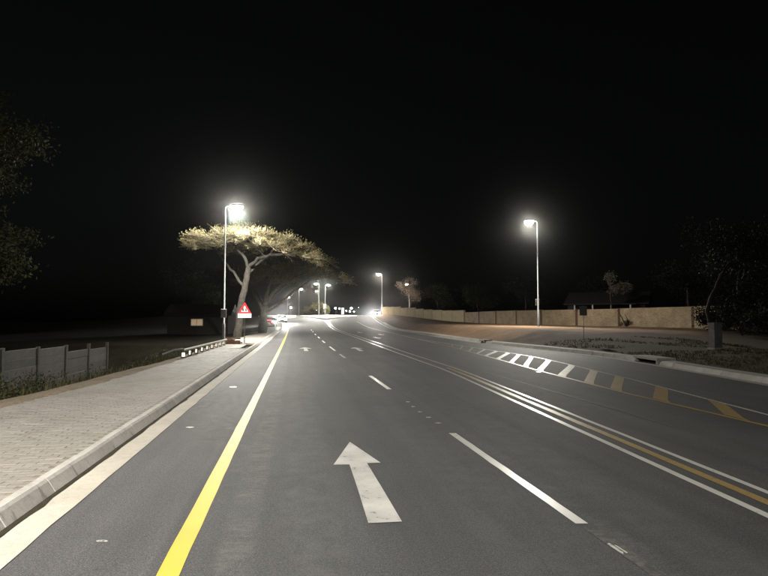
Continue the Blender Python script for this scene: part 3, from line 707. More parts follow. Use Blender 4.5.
def umbrella_tree(name, base, ctr, rx, ry, ztop, limbs, mats, label, droop_r, droop_l, n_t, n_twig, n_leaf, thick, group, twig='twig'):
    def ztopf(x, y):
        u = (x - ctr[0]) / rx; v = (y - ctr[1]) / ry
        return ztop - droop_r * max(0, u) ** 1.7 - droop_l * max(0, -u) ** 2 - 0.9 * v * v + 0.35 * noise.noise(Vector((x * 0.55, y * 0.55, 4)))
    def pick():
        while True:
            a = rnd.uniform(0, 2 * math.pi); r = math.sqrt(rnd.random()) * (1 + 0.10 * math.sin(3 * a + 1) + 0.08 * math.sin(7 * a))
            x = ctr[0] + rx * r * math.cos(a); y = ctr[1] + ry * r * math.sin(a)
            if noise.noise(Vector((x * 0.7, y * 0.7, 11))) > -0.12: return x, y, r
    targets = []
    for _ in range(n_t):
        x, y, r = pick(); targets.append(Vector((x, y, ztopf(x, y) - thick * rnd.uniform(0.25, 0.95) * (1 - 0.35 * r))))
    sk = skeleton(limbs, targets, sub_r=0.05, nseg=4, sag=0.10, minr=0.012)
    # tufts of fine radiating twigs with leaf sprays, gaps between them
    b = MB(); tw = MB(); c0 = Vector((ctr[0] - 0.5, ctr[1], ztop - 5.0)); nt_, nl_ = n_twig // n_t, n_leaf // n_t
    for T0 in targets:
        size = rnd.uniform(0.35, 0.85); dens = rnd.uniform(0.45, 1.5); tips = []
        out = (T0 - c0).normalized()
        for _ in range(int(nt_ * dens)):
            d = out * 0.9 + rv(0.55) + Vector((0, 0, 0.15)); d.normalize()
            L = size * rnd.uniform(0.7, 1.9); e = T0 + Vector((d.x, d.y, d.z * 0.55)) * L
            zt = ztopf(e.x, e.y) + rnd.choice((0.05, 0.15, 0.4))
            if e.z > zt: e.z = zt + rnd.uniform(-.15, .05)
            mid = (T0 + e) / 2 + rv(0.07)
            tw.tube([T0, mid, e], [0.016, 0.012, 0.006], 3, cap=False, smooth=False); tips += [(mid, d), (e, d), (mid.lerp(e, 0.5), d)]
        if not tips: continue
        for _ in range(int(nl_ * dens)):
            p, d = rnd.choice(tips); q = p + rv(0.09)
            dd = d + rv(0.5); leaf_quad(b, q, dd.normalized(), Vector((rnd.gauss(0, .5), rnd.gauss(0, .5), 1)).normalized(), rnd.uniform(0.09, 0.22), rnd.uniform(0.035, 0.075))
    t = finish_tree(name, base, sk, b, mats, label, group, 9)
    tw.v = [tuple(Vector(v) - Vector(base)) for v in tw.v]; tag(tw.build('twigs', M[twig], t), kind='stuff')
    return t
GT = 'umbrella trees along the left footway'
bx, by = -12.4, 51.0
limbs = [([(bx, by, -0.3), (bx + .05, by, 1.0), (bx + .25, by, 3.0), (bx + .75, by, 5.2), (bx + .85, by, 6.0)], [0.42, 0.33, 0.29, 0.25, 0.22]),
         ([(bx + .85, by, 6.0), (bx + .6, by - .3, 6.8), (bx - .4, by - .6, 7.9), (bx - 1.6, by - 1, 8.4)], [0.15, 0.12, 0.09, 0.05]),
         ([(bx + .85, by, 6.0), (bx + 1.7, by - .4, 6.65), (bx + 2.9, by - 1, 7.0), (bx + 5.0, by - 1.5, 6.9), (bx + 6.9, by - 1.6, 6.2)], [0.17, 0.14, 0.12, 0.09, 0.04]),
         ([(bx + .75, by, 5.5), (bx + 1.6, by + 1.2, 6.6), (bx + 2.6, by + 2.4, 7.6), (bx + 3.4, by + 3.2, 8.2)], [0.13, 0.11, 0.08, 0.04]),
         ([(bx + 2.9, by - 1, 7.0), (bx + 3.4, by - 1.4, 7.7), (bx + 3.6, by - 1.8, 8.5)], [0.10, 0.08, 0.04]),
         ([(bx + .5, by, 4.3), (bx - .6, by + .8, 5.6), (bx - 1.9, by + 1.6, 7.0), (bx - 2.6, by + 2, 7.9)], [0.13, 0.11, 0.08, 0.04])]
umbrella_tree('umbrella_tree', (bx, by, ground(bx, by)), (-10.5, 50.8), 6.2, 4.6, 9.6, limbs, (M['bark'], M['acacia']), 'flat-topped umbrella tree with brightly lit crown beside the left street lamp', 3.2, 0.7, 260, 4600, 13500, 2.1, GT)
bx, by = -13.0, 64.0
limbs = [([(bx, by, -0.2), (bx + .2, by, 1.5), (bx + .3, by, 3.0)], [0.5, 0.4, 0.36]),
         ([(bx + .3, by, 3.0), (bx + 1.2, by - .3, 4.4), (bx + 2.8, by - .6, 5.7), (bx + 5.0, by - 1, 6.6)], [0.22, 0.18, 0.14, 0.07]),
         ([(bx + .3, by, 3.0), (bx + .5, by + .5, 4.9), (bx + 1.1, by + .5, 6.6), (bx + 1.9, by, 7.6)], [0.22, 0.17, 0.12, 0.06]),
         ([(bx + .2, by, 2.2), (bx + 2.2, by - .8, 3.3), (bx + 4.1, by - 1.4, 5.0), (bx + 5.8, by - 1.5, 5.9)], [0.2, 0.16, 0.11, 0.05]),
         ([(bx + .1, by, 2.6), (bx - 1.2, by + .6, 4.6), (bx - 2.6, by + 1, 6.4)], [0.2, 0.14, 0.06])]
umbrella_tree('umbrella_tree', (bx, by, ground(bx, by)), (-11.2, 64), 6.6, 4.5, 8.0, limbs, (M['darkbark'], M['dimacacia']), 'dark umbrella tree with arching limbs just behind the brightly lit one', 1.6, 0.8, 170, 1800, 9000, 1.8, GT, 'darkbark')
bx, by = -18.0, 88.0
limbs = [([(bx, by, 0), (bx + .2, by, 2.0), (bx + .5, by, 3.4)], [0.45, 0.36, 0.3]),
         ([(bx + .5, by, 3.4), (bx + 1.8, by, 5.0), (bx + 4.0, by, 6.6)], [0.2, 0.14, 0.06]),
         ([(bx + .5, by, 3.4), (bx - .6, by, 5.4), (bx - 2.2, by, 7.0)], [0.2, 0.14, 0.06])]
umbrella_tree('umbrella_tree', (bx, by, ground(bx, by)), (-16.4, 88), 6.0, 5.0, 8.6, limbs, (M['darkbark'], M['dimacacia']), 'farthest of the three umbrella trees, by the tail lights', 1.8, 0.8, 120, 900, 7000, 2.0, GT, 'darkbark')
# near tree at the left edge
blob_tree('broadleaf_tree', (-15.6, 20.5, ground(-15.6, 20.5)),
          [((-13.1, 20.0, 7.6), (1.5, 1.3, 0.9)), ((-12.6, 19.6, 6.3), (0.7, .8, .55)), ((-14.0, 20, 5.5), (0.9, 1, .6)), ((-12.7, 19.5, 3.75), (1.15, 1.2, 1.05)), ((-15.5, 20.5, 7.0), (1.6, 1.5, 1.5)), ((-15.5, 20.5, 4.4), (1.3, 1.3, 1.2)), ((-14.3, 20.4, 9.0), (1.1, 1.2, .7))],
          [(-15.6, 20.5, -1.5), (-15.4, 20.5, 1.2), (-15.1, 20.4, 3.2), (-14.6, 20.3, 5.4), (-14.3, 20.2, 7.2)], (M['darkbark'], M['leaf']),
          'dim grey-green tree hanging into view at the left edge', n_targets=210, leaves=120, spread=0.5, L=0.13, tr=0.26)
GB = 'dark trees in the background'
for name, x, y, h, r, lab, mt in (
        ('broadleaf_tree', -24.5, 78, 9.5, 4.0, 'dark tree behind the trunk of the flat-topped tree', 'leaf'),
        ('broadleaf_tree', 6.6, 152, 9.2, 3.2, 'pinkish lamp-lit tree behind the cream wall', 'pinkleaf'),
        ('broadleaf_tree', 11.5, 128, 7.4, 3.2, 'dark tree behind the middle of the cream wall', 'leaf'),
        ('broadleaf_tree', 17.5, 112, 6.6, 3.4, 'low dark tree behind the right end of the cream wall', 'leaf'),
        ('broadleaf_tree', 22.5, 95, 7.8, 3.6, 'dark tree behind the wall just left of the right lamp', 'darkleaf'),
        ('broadleaf_tree', 31.5, 86, 7.6, 3.8, 'dark tree behind the house roof', 'darkleaf'),
        ('broadleaf_tree', 33.5, 66, 7.5, 3.4, 'dark tree right of the pale drooping tree', 'darkleaf'),
        ('broadleaf_tree', 32.0, 54, 8.0, 3.6, 'large dark tree over the right end of the brick wall', 'darkleaf')):
    z0 = ground(x, y); lobes = []
    for k in range(7):
        a = k * 2.4; q = r * (0.25 + 0.08 * k)
        lobes.append(((x + q * math.cos(a), y + q * math.sin(a), z0 + h * (0.48 + 0.07 * ((k * 3) % 7)) - r * .1), (r * .5, r * .5, r * .36)))
    blob_tree(name, (x, y, z0), lobes, [(x, y, z0 - .3), (x + .1, y, z0 + h * .2), (x - .1, y, z0 + h * .4), (x, y, z0 + h * .62)], (M['darkbark'], M[mt]), lab, GB, n_targets=100, leaves=36, spread=0.9, L=0.26, tr=0.22)
# dark leaning tree in front of the right end of the wall, pale drooping tree behind it
blob_tree('broadleaf_tree', (17.6, 31.5, ground(17.6, 31.5)), [((18.3, 31.5, 5.0), (2.0, 1.6, 1.3)), ((20.0, 32, 5.6), (1.8, 1.6, 1.2)), ((17.4, 31.6, 6.2), (1.4, 1.3, .9))],
          [(17.6, 31.5, 0), (17.2, 31.5, 1.0), (16.9, 31.5, 2.1), (17.6, 31.5, 3.6), (18.2, 31.5, 4.6)], (M['blackbark'], M['darkleaf']), 'dark leaning tree beside the grey utility box at right', GB, n_targets=110, leaves=55, spread=0.7, L=0.16, tr=0.16)
blob_tree('drooping_tree', (26.0, 69.0, ground(26, 69)), [((26.0, 69, 6.0), (.35, .4, .95)), ((26.5, 69, 5.0), (.5, .5, .5)), ((27.6, 69, 5.2), (.7, .5, .6))],
          [(26.2, 69, 0), (26.15, 69, 2.5), (26.1, 69, 4.6), (26.0, 69, 6.4)], (M['darkbark'], M['paleleaf']), 'slim tree with pale drooping leaves behind the brick wall', n_targets=45, leaves=40, spread=0.4, L=0.22, tr=0.1)

# ------------------------------------------------------------------ left side: precast wall, guardrail, sign, weeds
def wall_x(y): return -9.1 - 0.147 * y
wy = [11.0, 13.55, 16.1, 18.7, 21.3, 23.9, 26.5, 29.07]
tops_ = [0.98, 0.86, 0.74, 0.66, 0.60, 0.36, 0.32]
pw = empty('precast_wall', (wall_x(20), 20, -1.5)); tag(pw, 'low grey precast concrete panel wall among weeds at left', 'wall')
for i in range(7):
    y0, y1 = wy[i], wy[i + 1]; yc = (y0 + y1) / 2; L = math.hypot(y1 - y0, wall_x(y1) - wall_x(y0)) - 0.115
    top = tops_[i]
    for k in range(6):
        z0 = top - (k + 1) * 0.305
        m = MB().box(0, 0, 0, 0.045, L, 0.30, 0.012)
        o = m.build('wall_panel', M['panel'], pw); o.location = (wall_x(yc) - wall_x(20) + rnd.uniform(-.006, .006), yc - 20, z0 + 1.5); o.rotation_euler = (0, 0, math.atan(0.147))
for i in range(8):
    top = max(tops_[max(0, i - 1)], tops_[min(6, i)]) + (0.22 if i >= 6 else 0.03)
    o = MB().box(0, 0, 0, 0.115, 0.11, top + 1.9, 0.012).build('wall_post', M['panel'], pw); o.location = (wall_x(wy[i]) - wall_x(20), wy[i] - 20, -1.9 + 1.5); o.rotation_euler = (0, 0, math.atan(0.147))

g0, g1 = Vector((-7.92, 24.0, 0.47)), Vector((-9.22, 35.0, 0.475)); gd = (g1 - g0); ga = math.atan2(-gd.x, gd.y)
gr = empty('guard_rail', (g0.x, g0.y, -0.4), ga); tag(gr, 'low guard rail with white reflectors along the footway edge', 'guard rail')
GL = gd.length
prof = [(0.02, .20), (.045, .215), (.045, .265), (0.02, .285), (-.02, .285)]
b = MB(); th = 0.006
rl = [[(x, yy, 0.60 + z) for x, z in prof] + [(x - th, yy, 0.60 + z) for x, z in reversed(prof)] for yy in (-0.35, GL * .33, GL * .66, GL + 0.3)]
b.loft(rl, smooth=False).build('rail_beam', M['whitemetal'], gr)
MB().tube([(-0.02, -0.32, 0.88), (-0.3, -0.62, 0.86), (-0.7, -0.75, 0.7)], 0.04, 8).build('rail_end', M['galv'], gr)
pm = MB().box(0, 0, 0, 0.14, 0.14, 0.86, 0.015).mesh('post', M['timber'])
rm = MB().add([(-.06, 0, -.08), (.06, 0, -.08), (.06, 0, .08), (-.06, 0, .08), (-.06, .012, -.08), (.06, .012, -.08), (.06, .012, .08), (-.06, .012, .08)],
              [(0, 1, 2, 3), (7, 6, 5, 4), (0, 4, 5, 1), (1, 5, 6, 2), (2, 6, 7, 3), (3, 7, 4, 0)]).mesh('reflector', M['sheet_d'])
for i in range(9):
    yy = GL * i / 8
    p = inst('post', pm, gr, (-0.09, yy, -0.25))
    inst('reflector', rm, p, (0.04, -0.10, 0.90), rot=(R(-9), 0, R(11.5) - ga))
# little broken brick end wall beyond the rail
hw = empty('brick_stub', (-9.15, 36.4, -0.4), ga); tag(hw, 'small broken brick stub at the far end of the guard rail', 'brick stub')
bm_ = MB().box(0, 0, 0, 0.22, 0.105, 0.072, 0.006).mesh('brick', simple('stub_brick', (0.30, 0.16, 0.10), 0.9, 0.3, 5, rand=0.3))
for r in range(11):
    for c in range(4):
        if r > 8 and rnd.random() < 0.5: continue
        inst('brick', bm_, hw, ((c - 1.5 + (.5 if r % 2 else 0)) * .232, rnd.uniform(-.01, .01), r * .082), rz=rnd.gauss(0, .03))
MB().box(0, 0.02, 0.0, 0.84, 0.07, 0.74).build('mortar', M['slab'], hw)
# warning sign
sx, sy = -8.82, 38.0; sg = empty('warning_sign', (sx, sy, ground(sx, sy)), R(9.6)); tag(sg, 'red and white triangular warning sign with white plate on thin post', 'road sign')
MB().tube([(0, 0.09, -.2), (0, .09, 2.5)], 0.03, 10).build('post', M['galv'], sg)
def tri(z0, w, h, y, inset=0.0, t=0.004, rnd_=0.05):
    c = [(-w / 2, z0), (w / 2, z0), (0, z0 + h)]; cen = (0, z0 + h / 3); pts = []
    for i in range(3):
        a, p, q = c[i - 1], c[i], c[(i + 1) % 3]
        for o in (a, q):
            L = math.hypot(o[0] - p[0], o[1] - p[1]); pts.append((p[0] + (o[0] - p[0]) * rnd_ / L, p[1] + (o[1] - p[1]) * rnd_ / L))
    n = len(pts)
    return MB().add([(x, y, z) for x, z in pts] + [(x, y + t, z) for x, z in pts], [tuple(range(n)), tuple(range(2 * n - 1, n - 1, -1))] + [(i, i + n, (i + 1) % n + n, (i + 1) % n) for i in range(n)])
TILT = R(-5.5)
face = tri(0, 0.84, 0.74, 0.0).build('sign_face', M['sheet_r'], sg); face.location = (0, -0.006, 1.86); face.rotation_euler = (TILT, 0, 0)
tri(0.10, 0.47, 0.41, -0.004, t=0.003, rnd_=0.03).build('sign_centre', M['sheet_w'], face)
b = MB()
for dx_ in (-.10, .08):
    b.loft([[(dx_ + .032 * math.cos(a), y, .36 + (.0 if dx_ < 0 else -.04) + .032 * math.sin(a)) for a in [i * math.pi / 5 for i in range(10)]] for y in (-.0065, -.0045)], smooth=False)
    zb = .12; zt = .32 if dx_ < 0 else .28
    b.loft([[(dx_ - .06, y, zb), (dx_ - .03, y, zb), (dx_, y, zb + .07), (dx_ + .03, y, zb), (dx_ + .06, y, zb), (dx_ + .035, y, zt), (dx_ - .035, y, zt)] for y in (-.0065, -.0045)], smooth=False)
b.build('sign_symbol', M['sheet_k'], face)
pl_ = MB().box(0, 0, 0, 0.84, 0.006, 0.27).build('sign_plate', M['sheet_w'], sg); pl_.location = (0, -0.004, 1.585); pl_.rotation_euler = (TILT, 0, 0)
for z in (1.70, 2.2): MB().box(0, 0.075, z, 0.10, 0.05, 0.03).build('bracket', M['galv'], sg)

# weeds and shrubs
def blades(name, spots, mat, hmin, hmax, label, w=0.02):
    b = MB()
    for x, y in spots:
        z = ground(x, y) - 0.02
        for _ in range(rnd.randint(2, 5)):
            h = rnd.uniform(hmin, hmax); a = rnd.uniform(0, 6.28); l = rnd.uniform(0.1, 0.5) * h; ww = w * rnd.uniform(.6, 1.5)
            ox, oy = x + rnd.gauss(0, .04), y + rnd.gauss(0, .04); dx_, dy_ = math.cos(a), math.sin(a)
            b.add([(ox - dy_ * ww, oy + dx_ * ww, z), (ox + dy_ * ww, oy - dx_ * ww, z), (ox + dx_ * l * .4 + dy_ * ww * .7, oy + dy_ * l * .4 - dx_ * ww * .7, z + h * .6), (ox + dx_ * l * .4 - dy_ * ww * .7, oy + dy_ * l * .4 + dx_ * ww * .7, z + h * .6), (ox + dx_ * l, oy + dy_ * l, z + h)],
                  [(0, 1, 2, 3), (3, 2, 4)])
    o = b.build(name, mat); tag(o, label, kind='stuff'); return o
spots = []
while len(spots) < 4200:
    y = 6 + 32 * rnd.random() ** 1.1; w = 0.6 + rnd.random() ** 0.9 * 5.0
    if noise.noise(Vector((w * 1.1, y * 0.7, 5))) > -0.25 - 0.1 * w: spots.append((so(y) - w, y))
blades('weeds', spots, M['weed'], 0.06, 0.34, 'dry weeds and long grass below the left footway', 0.012)
spots = []
while len(spots) < 2600:
    y = 14 + 26 * rnd.random(); w = 0.7 + rnd.random() * 8
    k = noise.noise(Vector((w * 0.4, y * 0.3, 15)))
    if y > 34: k -= (y - 34) * 0.25
    if k > -0.05: spots.append((kr(y) + .15 + w, y))
blades('verge_grass', spots, M['weed'], 0.03, 0.13, 'short dark grass on the right verge before the brick wall', 0.014)
def shrub(x, y, h, r, label, mat='leaf', n=40, group=None, cat='shrub', name='shrub', lv=45, L=0.10):
    z = ground(x, y); t = empty(name, (x, y, z)); tag(t, label, cat, group); st = MB(); b = MB()
    for k in range(n):
        a = rnd.uniform(0, 6.28); q = r * math.sqrt(rnd.random()); T = Vector((q * math.cos(a), q * math.sin(a), h * rnd.uniform(.3, 1) * (1 - .4 * (q / r) ** 2)))
        st.tube([(0, 0, -.05), T * .5 + rv(.05), T], [.018, .012, .006], 4, cap=False)
        for _ in range(lv):
            o = rv(.16 * min(1.4, r)); leaf_quad(b, T + o, rv().normalized(), rv().normalized(), L * rnd.uniform(.6, 1.4), L * .45)
    st.build('stem', M['darkbark'], t); b.build('foliage', M[mat], t); return t
GS = 'weedy shrubs below the left footway'
for x, y, h, r, lab in ((-8.6, 13.2, .75, .9, 'dark low shrub nearest the viewpoint below the footway'), (-9.6, 17.0, 1.0, 1.1, 'dark shrub against the middle of the precast wall'), (-9.2, 20.5, .9, 1.0, 'shrub between precast wall and footway, before the guard rail'),
                        (-10.2, 24.5, 1.3, 1.1, 'bushy shrub hiding the right end of the precast wall'), (-10.6, 28.5, 1.5, 1.2, 'tallest weedy shrub behind the near end of the guard rail'), (-11.6, 33.0, 1.3, 1.3, 'shrub behind the far end of the guard rail')):
    shrub(x, y, h * .85, r, lab, 'leaf', 46, GS)

# ------------------------------------------------------------------ right side: brick wall, cream wall, sign, utility box, houses
def wall_run(thing, pts, H, thick, mat, pier_mat, bay, panel_name, piers=True, cap=None):
    base = Vector(thing.location)
    for (x0, y0), (x1, y1) in zip(pts, pts[1:]):
        L = math.hypot(x1 - x0, y1 - y0); n = max(1, round(L / bay)); a = math.atan2(y1 - y0, x1 - x0)
        for k in range(n):
            t0, t1 = k / n, (k + 1) / n
            xa, ya = lerp(x0, x1, t0), lerp(y0, y1, t0); xb, yb = lerp(x0, x1, t1), lerp(y0, y1, t1); l = L / n
            z = min(ground(xa, ya), ground(xb, yb)); h = H + rnd.uniform(-.08, .08)
            o = MB().box(0, 0, 0, l - (0.34 if piers else 0.03), thick, h + 0.5, 0.02).build(panel_name, mat, thing)
            o.location = Vector(((xa + xb) / 2, (ya + yb) / 2, z - 0.5)) - base; o.rotation_euler = (0, 0, a)
            if cap:
                c = MB().box(0, 0, 0, l - (0.34 if piers else 0.03), thick + 0.08, 0.06, 0.01).build('coping', cap, thing); c.location = Vector(((xa + xb) / 2, (ya + yb) / 2, z + h + 0.002)) - base; c.rotation_euler = (0, 0, a)
            if piers:
                p = MB().box(0, 0, 0, 0.30, thick + 0.10, h + 0.54, 0.02).build('pier', pier_mat, thing); p.location = Vector((xa, ya, z - 0.5)) - base; p.rotation_euler = (0, 0, a)
bw = empty('brick_wall', (22.8, 58, ground(22.8, 58))); tag(bw, 'long face-brick boundary wall with dark piers behind the right verge', 'wall')
wall_run(bw, [(24.4, 28), (24.8, 48), (22.8, 58), (18.4, 70), (13.5, 100)], 1.75, 0.22, M['brick'], M['pier'], 7.6, 'brick_panel')
cw = empty('cream_wall', (6, 125, ground(6, 125))); tag(cw, 'cream plastered boundary wall lit by the oncoming headlights', 'wall')
wall_run(cw, [(13.4, 100.4), (6.5, 125), (-0.6, 150)], 1.9, 0.2, M['plaster'], M['plaster'], 5.0, 'wall_panel', True, M['slab'])
sb = empty('small_sign', (11.35, 34.2, ground(11.35, 34.2)), -0.3); tag(sb, 'small square sign seen dark against the brick wall', 'road sign')
MB().tube([(0, 0, -.2), (0, 0, 2.0)], 0.022, 8).build('post', M['galv'], sb)
MB().box(0, -0.03, 1.42, 0.40, 0.012, 0.54).build('sign_plate', M['black'], sb)
ub = empty('utility_box', (15.2, 27.6, ground(15.2, 27.6)), 0.35); tag(ub, 'grey metal utility box standing on the dark right verge', 'utility box')
MB().box(0, 0, -.1, .60, .42, .18, .02).build('plinth', M['slab'], ub)
MB().box(0, 0, .08, .48, .32, 1.08, .01).build('cabinet', M['greybox'], ub)
MB().box(0, 0, 1.162, .53, .38, .06, .02).build('roof_cap', M['greybox'], ub)
d = MB().box(0, -.168, .16, .40, .012, .92).build('cabinet_door', M['greybox'], ub); MB().box(.15, -.182, .6, .03, .016, .12).build('door_handle', M['galv'], d)
sh1 = shrub(22.4, 55.5, .55, .5, 'small dark shrub at the foot of the brick wall', 'leaf', 14)
for x_, y_, h_, r_, lab in ((23.4, 41.5, 2.4, 1.6, 'added tall dark hedge bush before the right end of the brick wall'),
                            (23.0, 38.5, 2.3, 1.8, 'added dark hedge bush second from the right edge'), (22.8, 34.5, 2.4, 1.9, 'added dark hedge bush at the right edge of the picture')):
    shrub(x_, y_, h_, r_, lab, 'darkleaf', 60, 'added hedge bushes before the brick wall', lv=60, L=.2)  # bushes added so the end of the wall fades into the dark
ls = empty('leaning_stem', (23.6, 57.6, ground(23.2, 57.0))); tag(ls, 'bare plant stems leaning on the brick wall', 'plant')
ls.location.x, ls.location.y = 22.7, 56.3
MB().tube([(0, 0, -.1), (-.35, .1, .8), (-.75, .2, 1.55)], [.06, .045, .02], 6).build('stem', M['darkbark'], ls)
MB().tube([(.05, 0, -.1), (.15, .1, .7), (-.05, .2, 1.2)], [.05, .035, .015], 6).build('stem', M['darkbark'], ls)
def house(name, x, y, sx_, sy_, wh, rh, rz, label):
    t = empty(name, (x, y, ground(x, y) - 0.3), rz); tag(t, label, 'house')
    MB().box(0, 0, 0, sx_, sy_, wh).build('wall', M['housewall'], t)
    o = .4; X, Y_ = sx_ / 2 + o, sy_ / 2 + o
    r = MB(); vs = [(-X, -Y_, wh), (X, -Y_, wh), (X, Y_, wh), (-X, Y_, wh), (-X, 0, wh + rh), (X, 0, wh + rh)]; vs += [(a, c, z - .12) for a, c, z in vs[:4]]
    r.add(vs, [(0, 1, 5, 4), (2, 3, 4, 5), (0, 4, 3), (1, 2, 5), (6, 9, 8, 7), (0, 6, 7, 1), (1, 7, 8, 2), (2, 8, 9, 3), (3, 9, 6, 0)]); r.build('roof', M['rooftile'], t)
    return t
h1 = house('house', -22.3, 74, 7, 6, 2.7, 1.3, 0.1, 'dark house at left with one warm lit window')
wf = MB()
for cx, cz, w_, h_ in ((0, 0.0, 1.42, .07), (0, .78, 1.42, .07), (-.675, .07, .07, .71), (.675, .07, .07, .71), (0, .07, .04, .71)): wf.box(cx, -.04, cz, w_, .07, h_)
win = wf.build('window', M['whitemetal'], h1); win.location = (-0.1, -3.0, 1.35)
MB().box(0, -.008, .07, 1.28, .01, .71).build('window_pane', M['window'], win)
h2 = house('house', 28.5, 76, 9, 6, 2.9, 1.5, -0.5, 'dark house with white veranda posts behind the brick wall')
ver = MB().box(0, -4.3, 2.72, 7.5, 2.4, .12).build('veranda_roof', M['rooftile'], h2)
vm = MB().box(0, 0, 0, .16, .16, 3.7).mesh('veranda_post', M['whitemetal'])
for k in range(4): inst('veranda_post', vm, h2, (-3.2 + k * 2.1, -5.3, -0.95))

# ------------------------------------------------------------------ junction in the distance
def slab_poly(name, pts, h, mat, label, cat='traffic island'):
    n = len(pts); cx = sum(p[0] for p in pts) / n; cy_ = sum(p[1] for p in pts) / n
    t = MB(); top = [(x - cx, y - cy_, zr(y) + h) for x, y in pts]; bot = [(x - cx, y - cy_, zr(y) - .3) for x, y in pts]
    t.add(top + bot, [tuple(range(n))] + [(i, i + n, (i + 1) % n + n, (i + 1) % n) for i in range(n)])
    o = t.build(name, mat); o.location = (cx, cy_, 0); tag(o, label, cat); return o
pale = mat_concrete('pale_concrete', (0.68, 0.65, 0.58))
slab_poly('traffic_island', [(-13.0, 128), (-12.2, 127.5), (-8.5, 139), (-6.8, 152), (-9, 156), (-17, 155), (-21, 150), (-17, 138)], 0.16, pale, 'pale concrete traffic island ahead at the junction')
slab_poly('traffic_island', [(-23, 133), (-19.5, 133), (-22, 150), (-28, 152), (-31, 148)], 0.16, pale, 'pale concrete corner island left of the junction bush')
slab_poly('driveway_apron', [(-19.0, 79), (-13.9, 79), (-16.6, 97), (-24, 97)], 0.02, M['oldslab'], 'pale concrete driveway apron on the left beyond the kerb', 'driveway')
shrub(-17.2, 160, 3.6, 2.6, 'lamp-lit bush on the junction island under the far lamps', 'dimacacia', 60, None, lv=60, L=.3)
shrub(-20.2, 163, 2.4, 2.0, 'smaller lamp-lit bush left of the junction bush', 'dimacacia', 40, None, lv=50, L=.3)
mk = empty('marker_post', (-14.6, 81, zr(81))); tag(mk, 'white marker post at the end of the left kerb', 'marker post')
MB().tube([(0, 0, -.1), (0, 0, 1.15)], .07, 10).build('post', M['whitemetal'], mk); MB().box(0, 0, -.02, .9, .9, .1, .03).build('base', M['slab'], mk)
def board(x, y, w, h, z, label, mat='whitemetal'):
    t = empty('sign_board', (x, y, zr(y))); tag(t, label, 'road sign')
    MB().tube([(0, .04, -.1), (0, .04, z + h)], .04, 8).build('post', M['galv'], t); MB().box(0, 0, z, w, .02, h).build('sign_plate', M[mat], t)
board(-15.0, 152, .75, 1.3, 1.7, 'narrow white sign on the junction island', 'sheet_w')
board(-11.0, 160, .7, 1.6, .4, 'pale upright sign between the island and the distant lights')

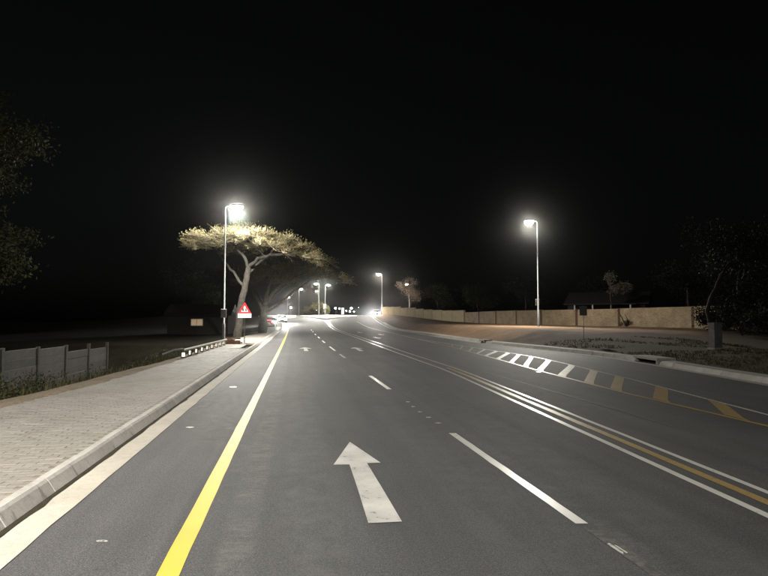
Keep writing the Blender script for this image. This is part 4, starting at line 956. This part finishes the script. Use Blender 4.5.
# ------------------------------------------------------------------ vehicles
def car(x, y, rz, paint, label, lit, z=None):
    t = empty('car', (x, y, zr(y) if z is None else z), rz); tag(t, label, 'car', 'cars with their lights on')
    # nose towards -Y of the car; half-widths per station
    prof = [(-2.1, .34, .62, .70), (-2.0, .26, .74, .80), (-1.5, .24, .86, .85), (-0.95, .22, .95, .86), (0.9, .22, .98, .87), (1.75, .24, .99, .85), (2.02, .28, .92, .80), (2.12, .36, .78, .70)]
    b = MB(); b.loft([[(-w * .92, yy, zb), (w * .92, yy, zb), (w, yy, zb + .18), (w, yy, zt - .12), (w * .9, yy, zt), (-w * .9, yy, zt), (-w, yy, zt - .12), (-w, yy, zb + .18)] for yy, zb, zt, w in prof])
    b.build('body', M[paint], t)
    gh = [(-1.05, .94, .945, .74), (-.35, .94, 1.40, .66), (.25, .95, 1.46, .65), (1.05, .96, 1.42, .64), (1.72, .96, .985, .70)]
    c = MB(); c.loft([[(-w - .07, yy, zb), (w + .07, yy, zb), (w, yy, zt), (-w, yy, zt)] for yy, zb, zt, w in gh], smooth=False); c.build('cabin', M['glass'], t)
    c = MB(); c.loft([[(-.66, yy, zt), (.66, yy, zt), (.62, yy, zt + .05), (-.62, yy, zt + .05)] for yy, zt in ((-.4, 1.385), (.25, 1.45), (1.08, 1.41))], smooth=False); c.build('roof', M[paint], t)
    for s in (-1, 1):
        for yy in (-1.3, 1.32):
            w = MB().tube([(s * .70, yy, .31), (s * .89, yy, .31)], .31, 18).build('wheel', M['rubber'], t)
            MB().tube([(s * .885, yy, .31), (s * .905, yy, .31)], .19, 14).build('rim', M['galv'], w)
        MB().box(s * .95, -.72, .95, .16, .1, .12, .02).build('mirror', M[paint], t)
        h = MB().loft([[(s * (.60 + .17 * math.cos(k * math.pi / 6)), yy, .67 + .11 * math.sin(k * math.pi / 6)) for k in range(12)] for yy in ((-2.12, -2.0) )], smooth=False).build('headlight', M['head'] if lit == 'head' else M['glass'], t)
        MB().box(s * .68, 2.085, .66, .26, .10, .24, .02).build('tail_light', M['tail'], t)
        if lit == 'head':
            ld = bpy.data.lights.new('headlight_beam', 'SPOT'); ld.energy = 2500; ld.color = (1, .95, .86); ld.spot_size = R(50); ld.spot_blend = .8; ld.shadow_soft_size = .1
            lo = bpy.data.objects.new('headlight_beam', ld); COL.objects.link(lo); lo.parent = t; lo.location = (s * .6, -2.2, .68); lo.rotation_euler = (R(86), 0, math.pi)
    MB().box(0, -2.13, .34, 1.3, .08, .2, .03).build('bumper', M['black'], t); MB().box(0, 2.13, .36, 1.3, .08, .18, .03).build('bumper', M['black'], t)
    MB().box(0, 2.16, .55, .5, .02, .11).build('number_plate', M['plate'], t)
    if lit == 'tail': MB().box(0, 1.70, 1.03, .4, .03, .05).build('brake_light', M['tail'], t)
    return t
car(-2.0, 163, R(4), 'car_silver', 'oncoming car with dazzling headlights at the end of the cream wall', 'head')
car(-19.2, 113, R(10), 'car_white', 'car facing the viewpoint with headlights on beside the tail lights', 'head')
car(-18.7, 99, R(181), 'car_red', 'car seen from behind with glowing red tail lights under the trees', 'tail')

# ------------------------------------------------------------------ night air
hz, hnt, hb = nmat('thin_night_haze'); hnt.nodes.remove(hb)
pv = hnt.nodes.new('ShaderNodeVolumePrincipled'); pv.inputs['Color'].default_value = (0.9, 0.92, 0.9, 1); pv.inputs['Density'].default_value = HAZE; pv.inputs['Anisotropy'].default_value = HAZE_G
hnt.links.new(pv.outputs[0], hnt.nodes['Material Output'].inputs['Volume'])
ho = MB().box(0, 340, -4, 1400, 900, 32).build('haze', hz); tag(ho, 'thin night haze over the road', kind='stuff')
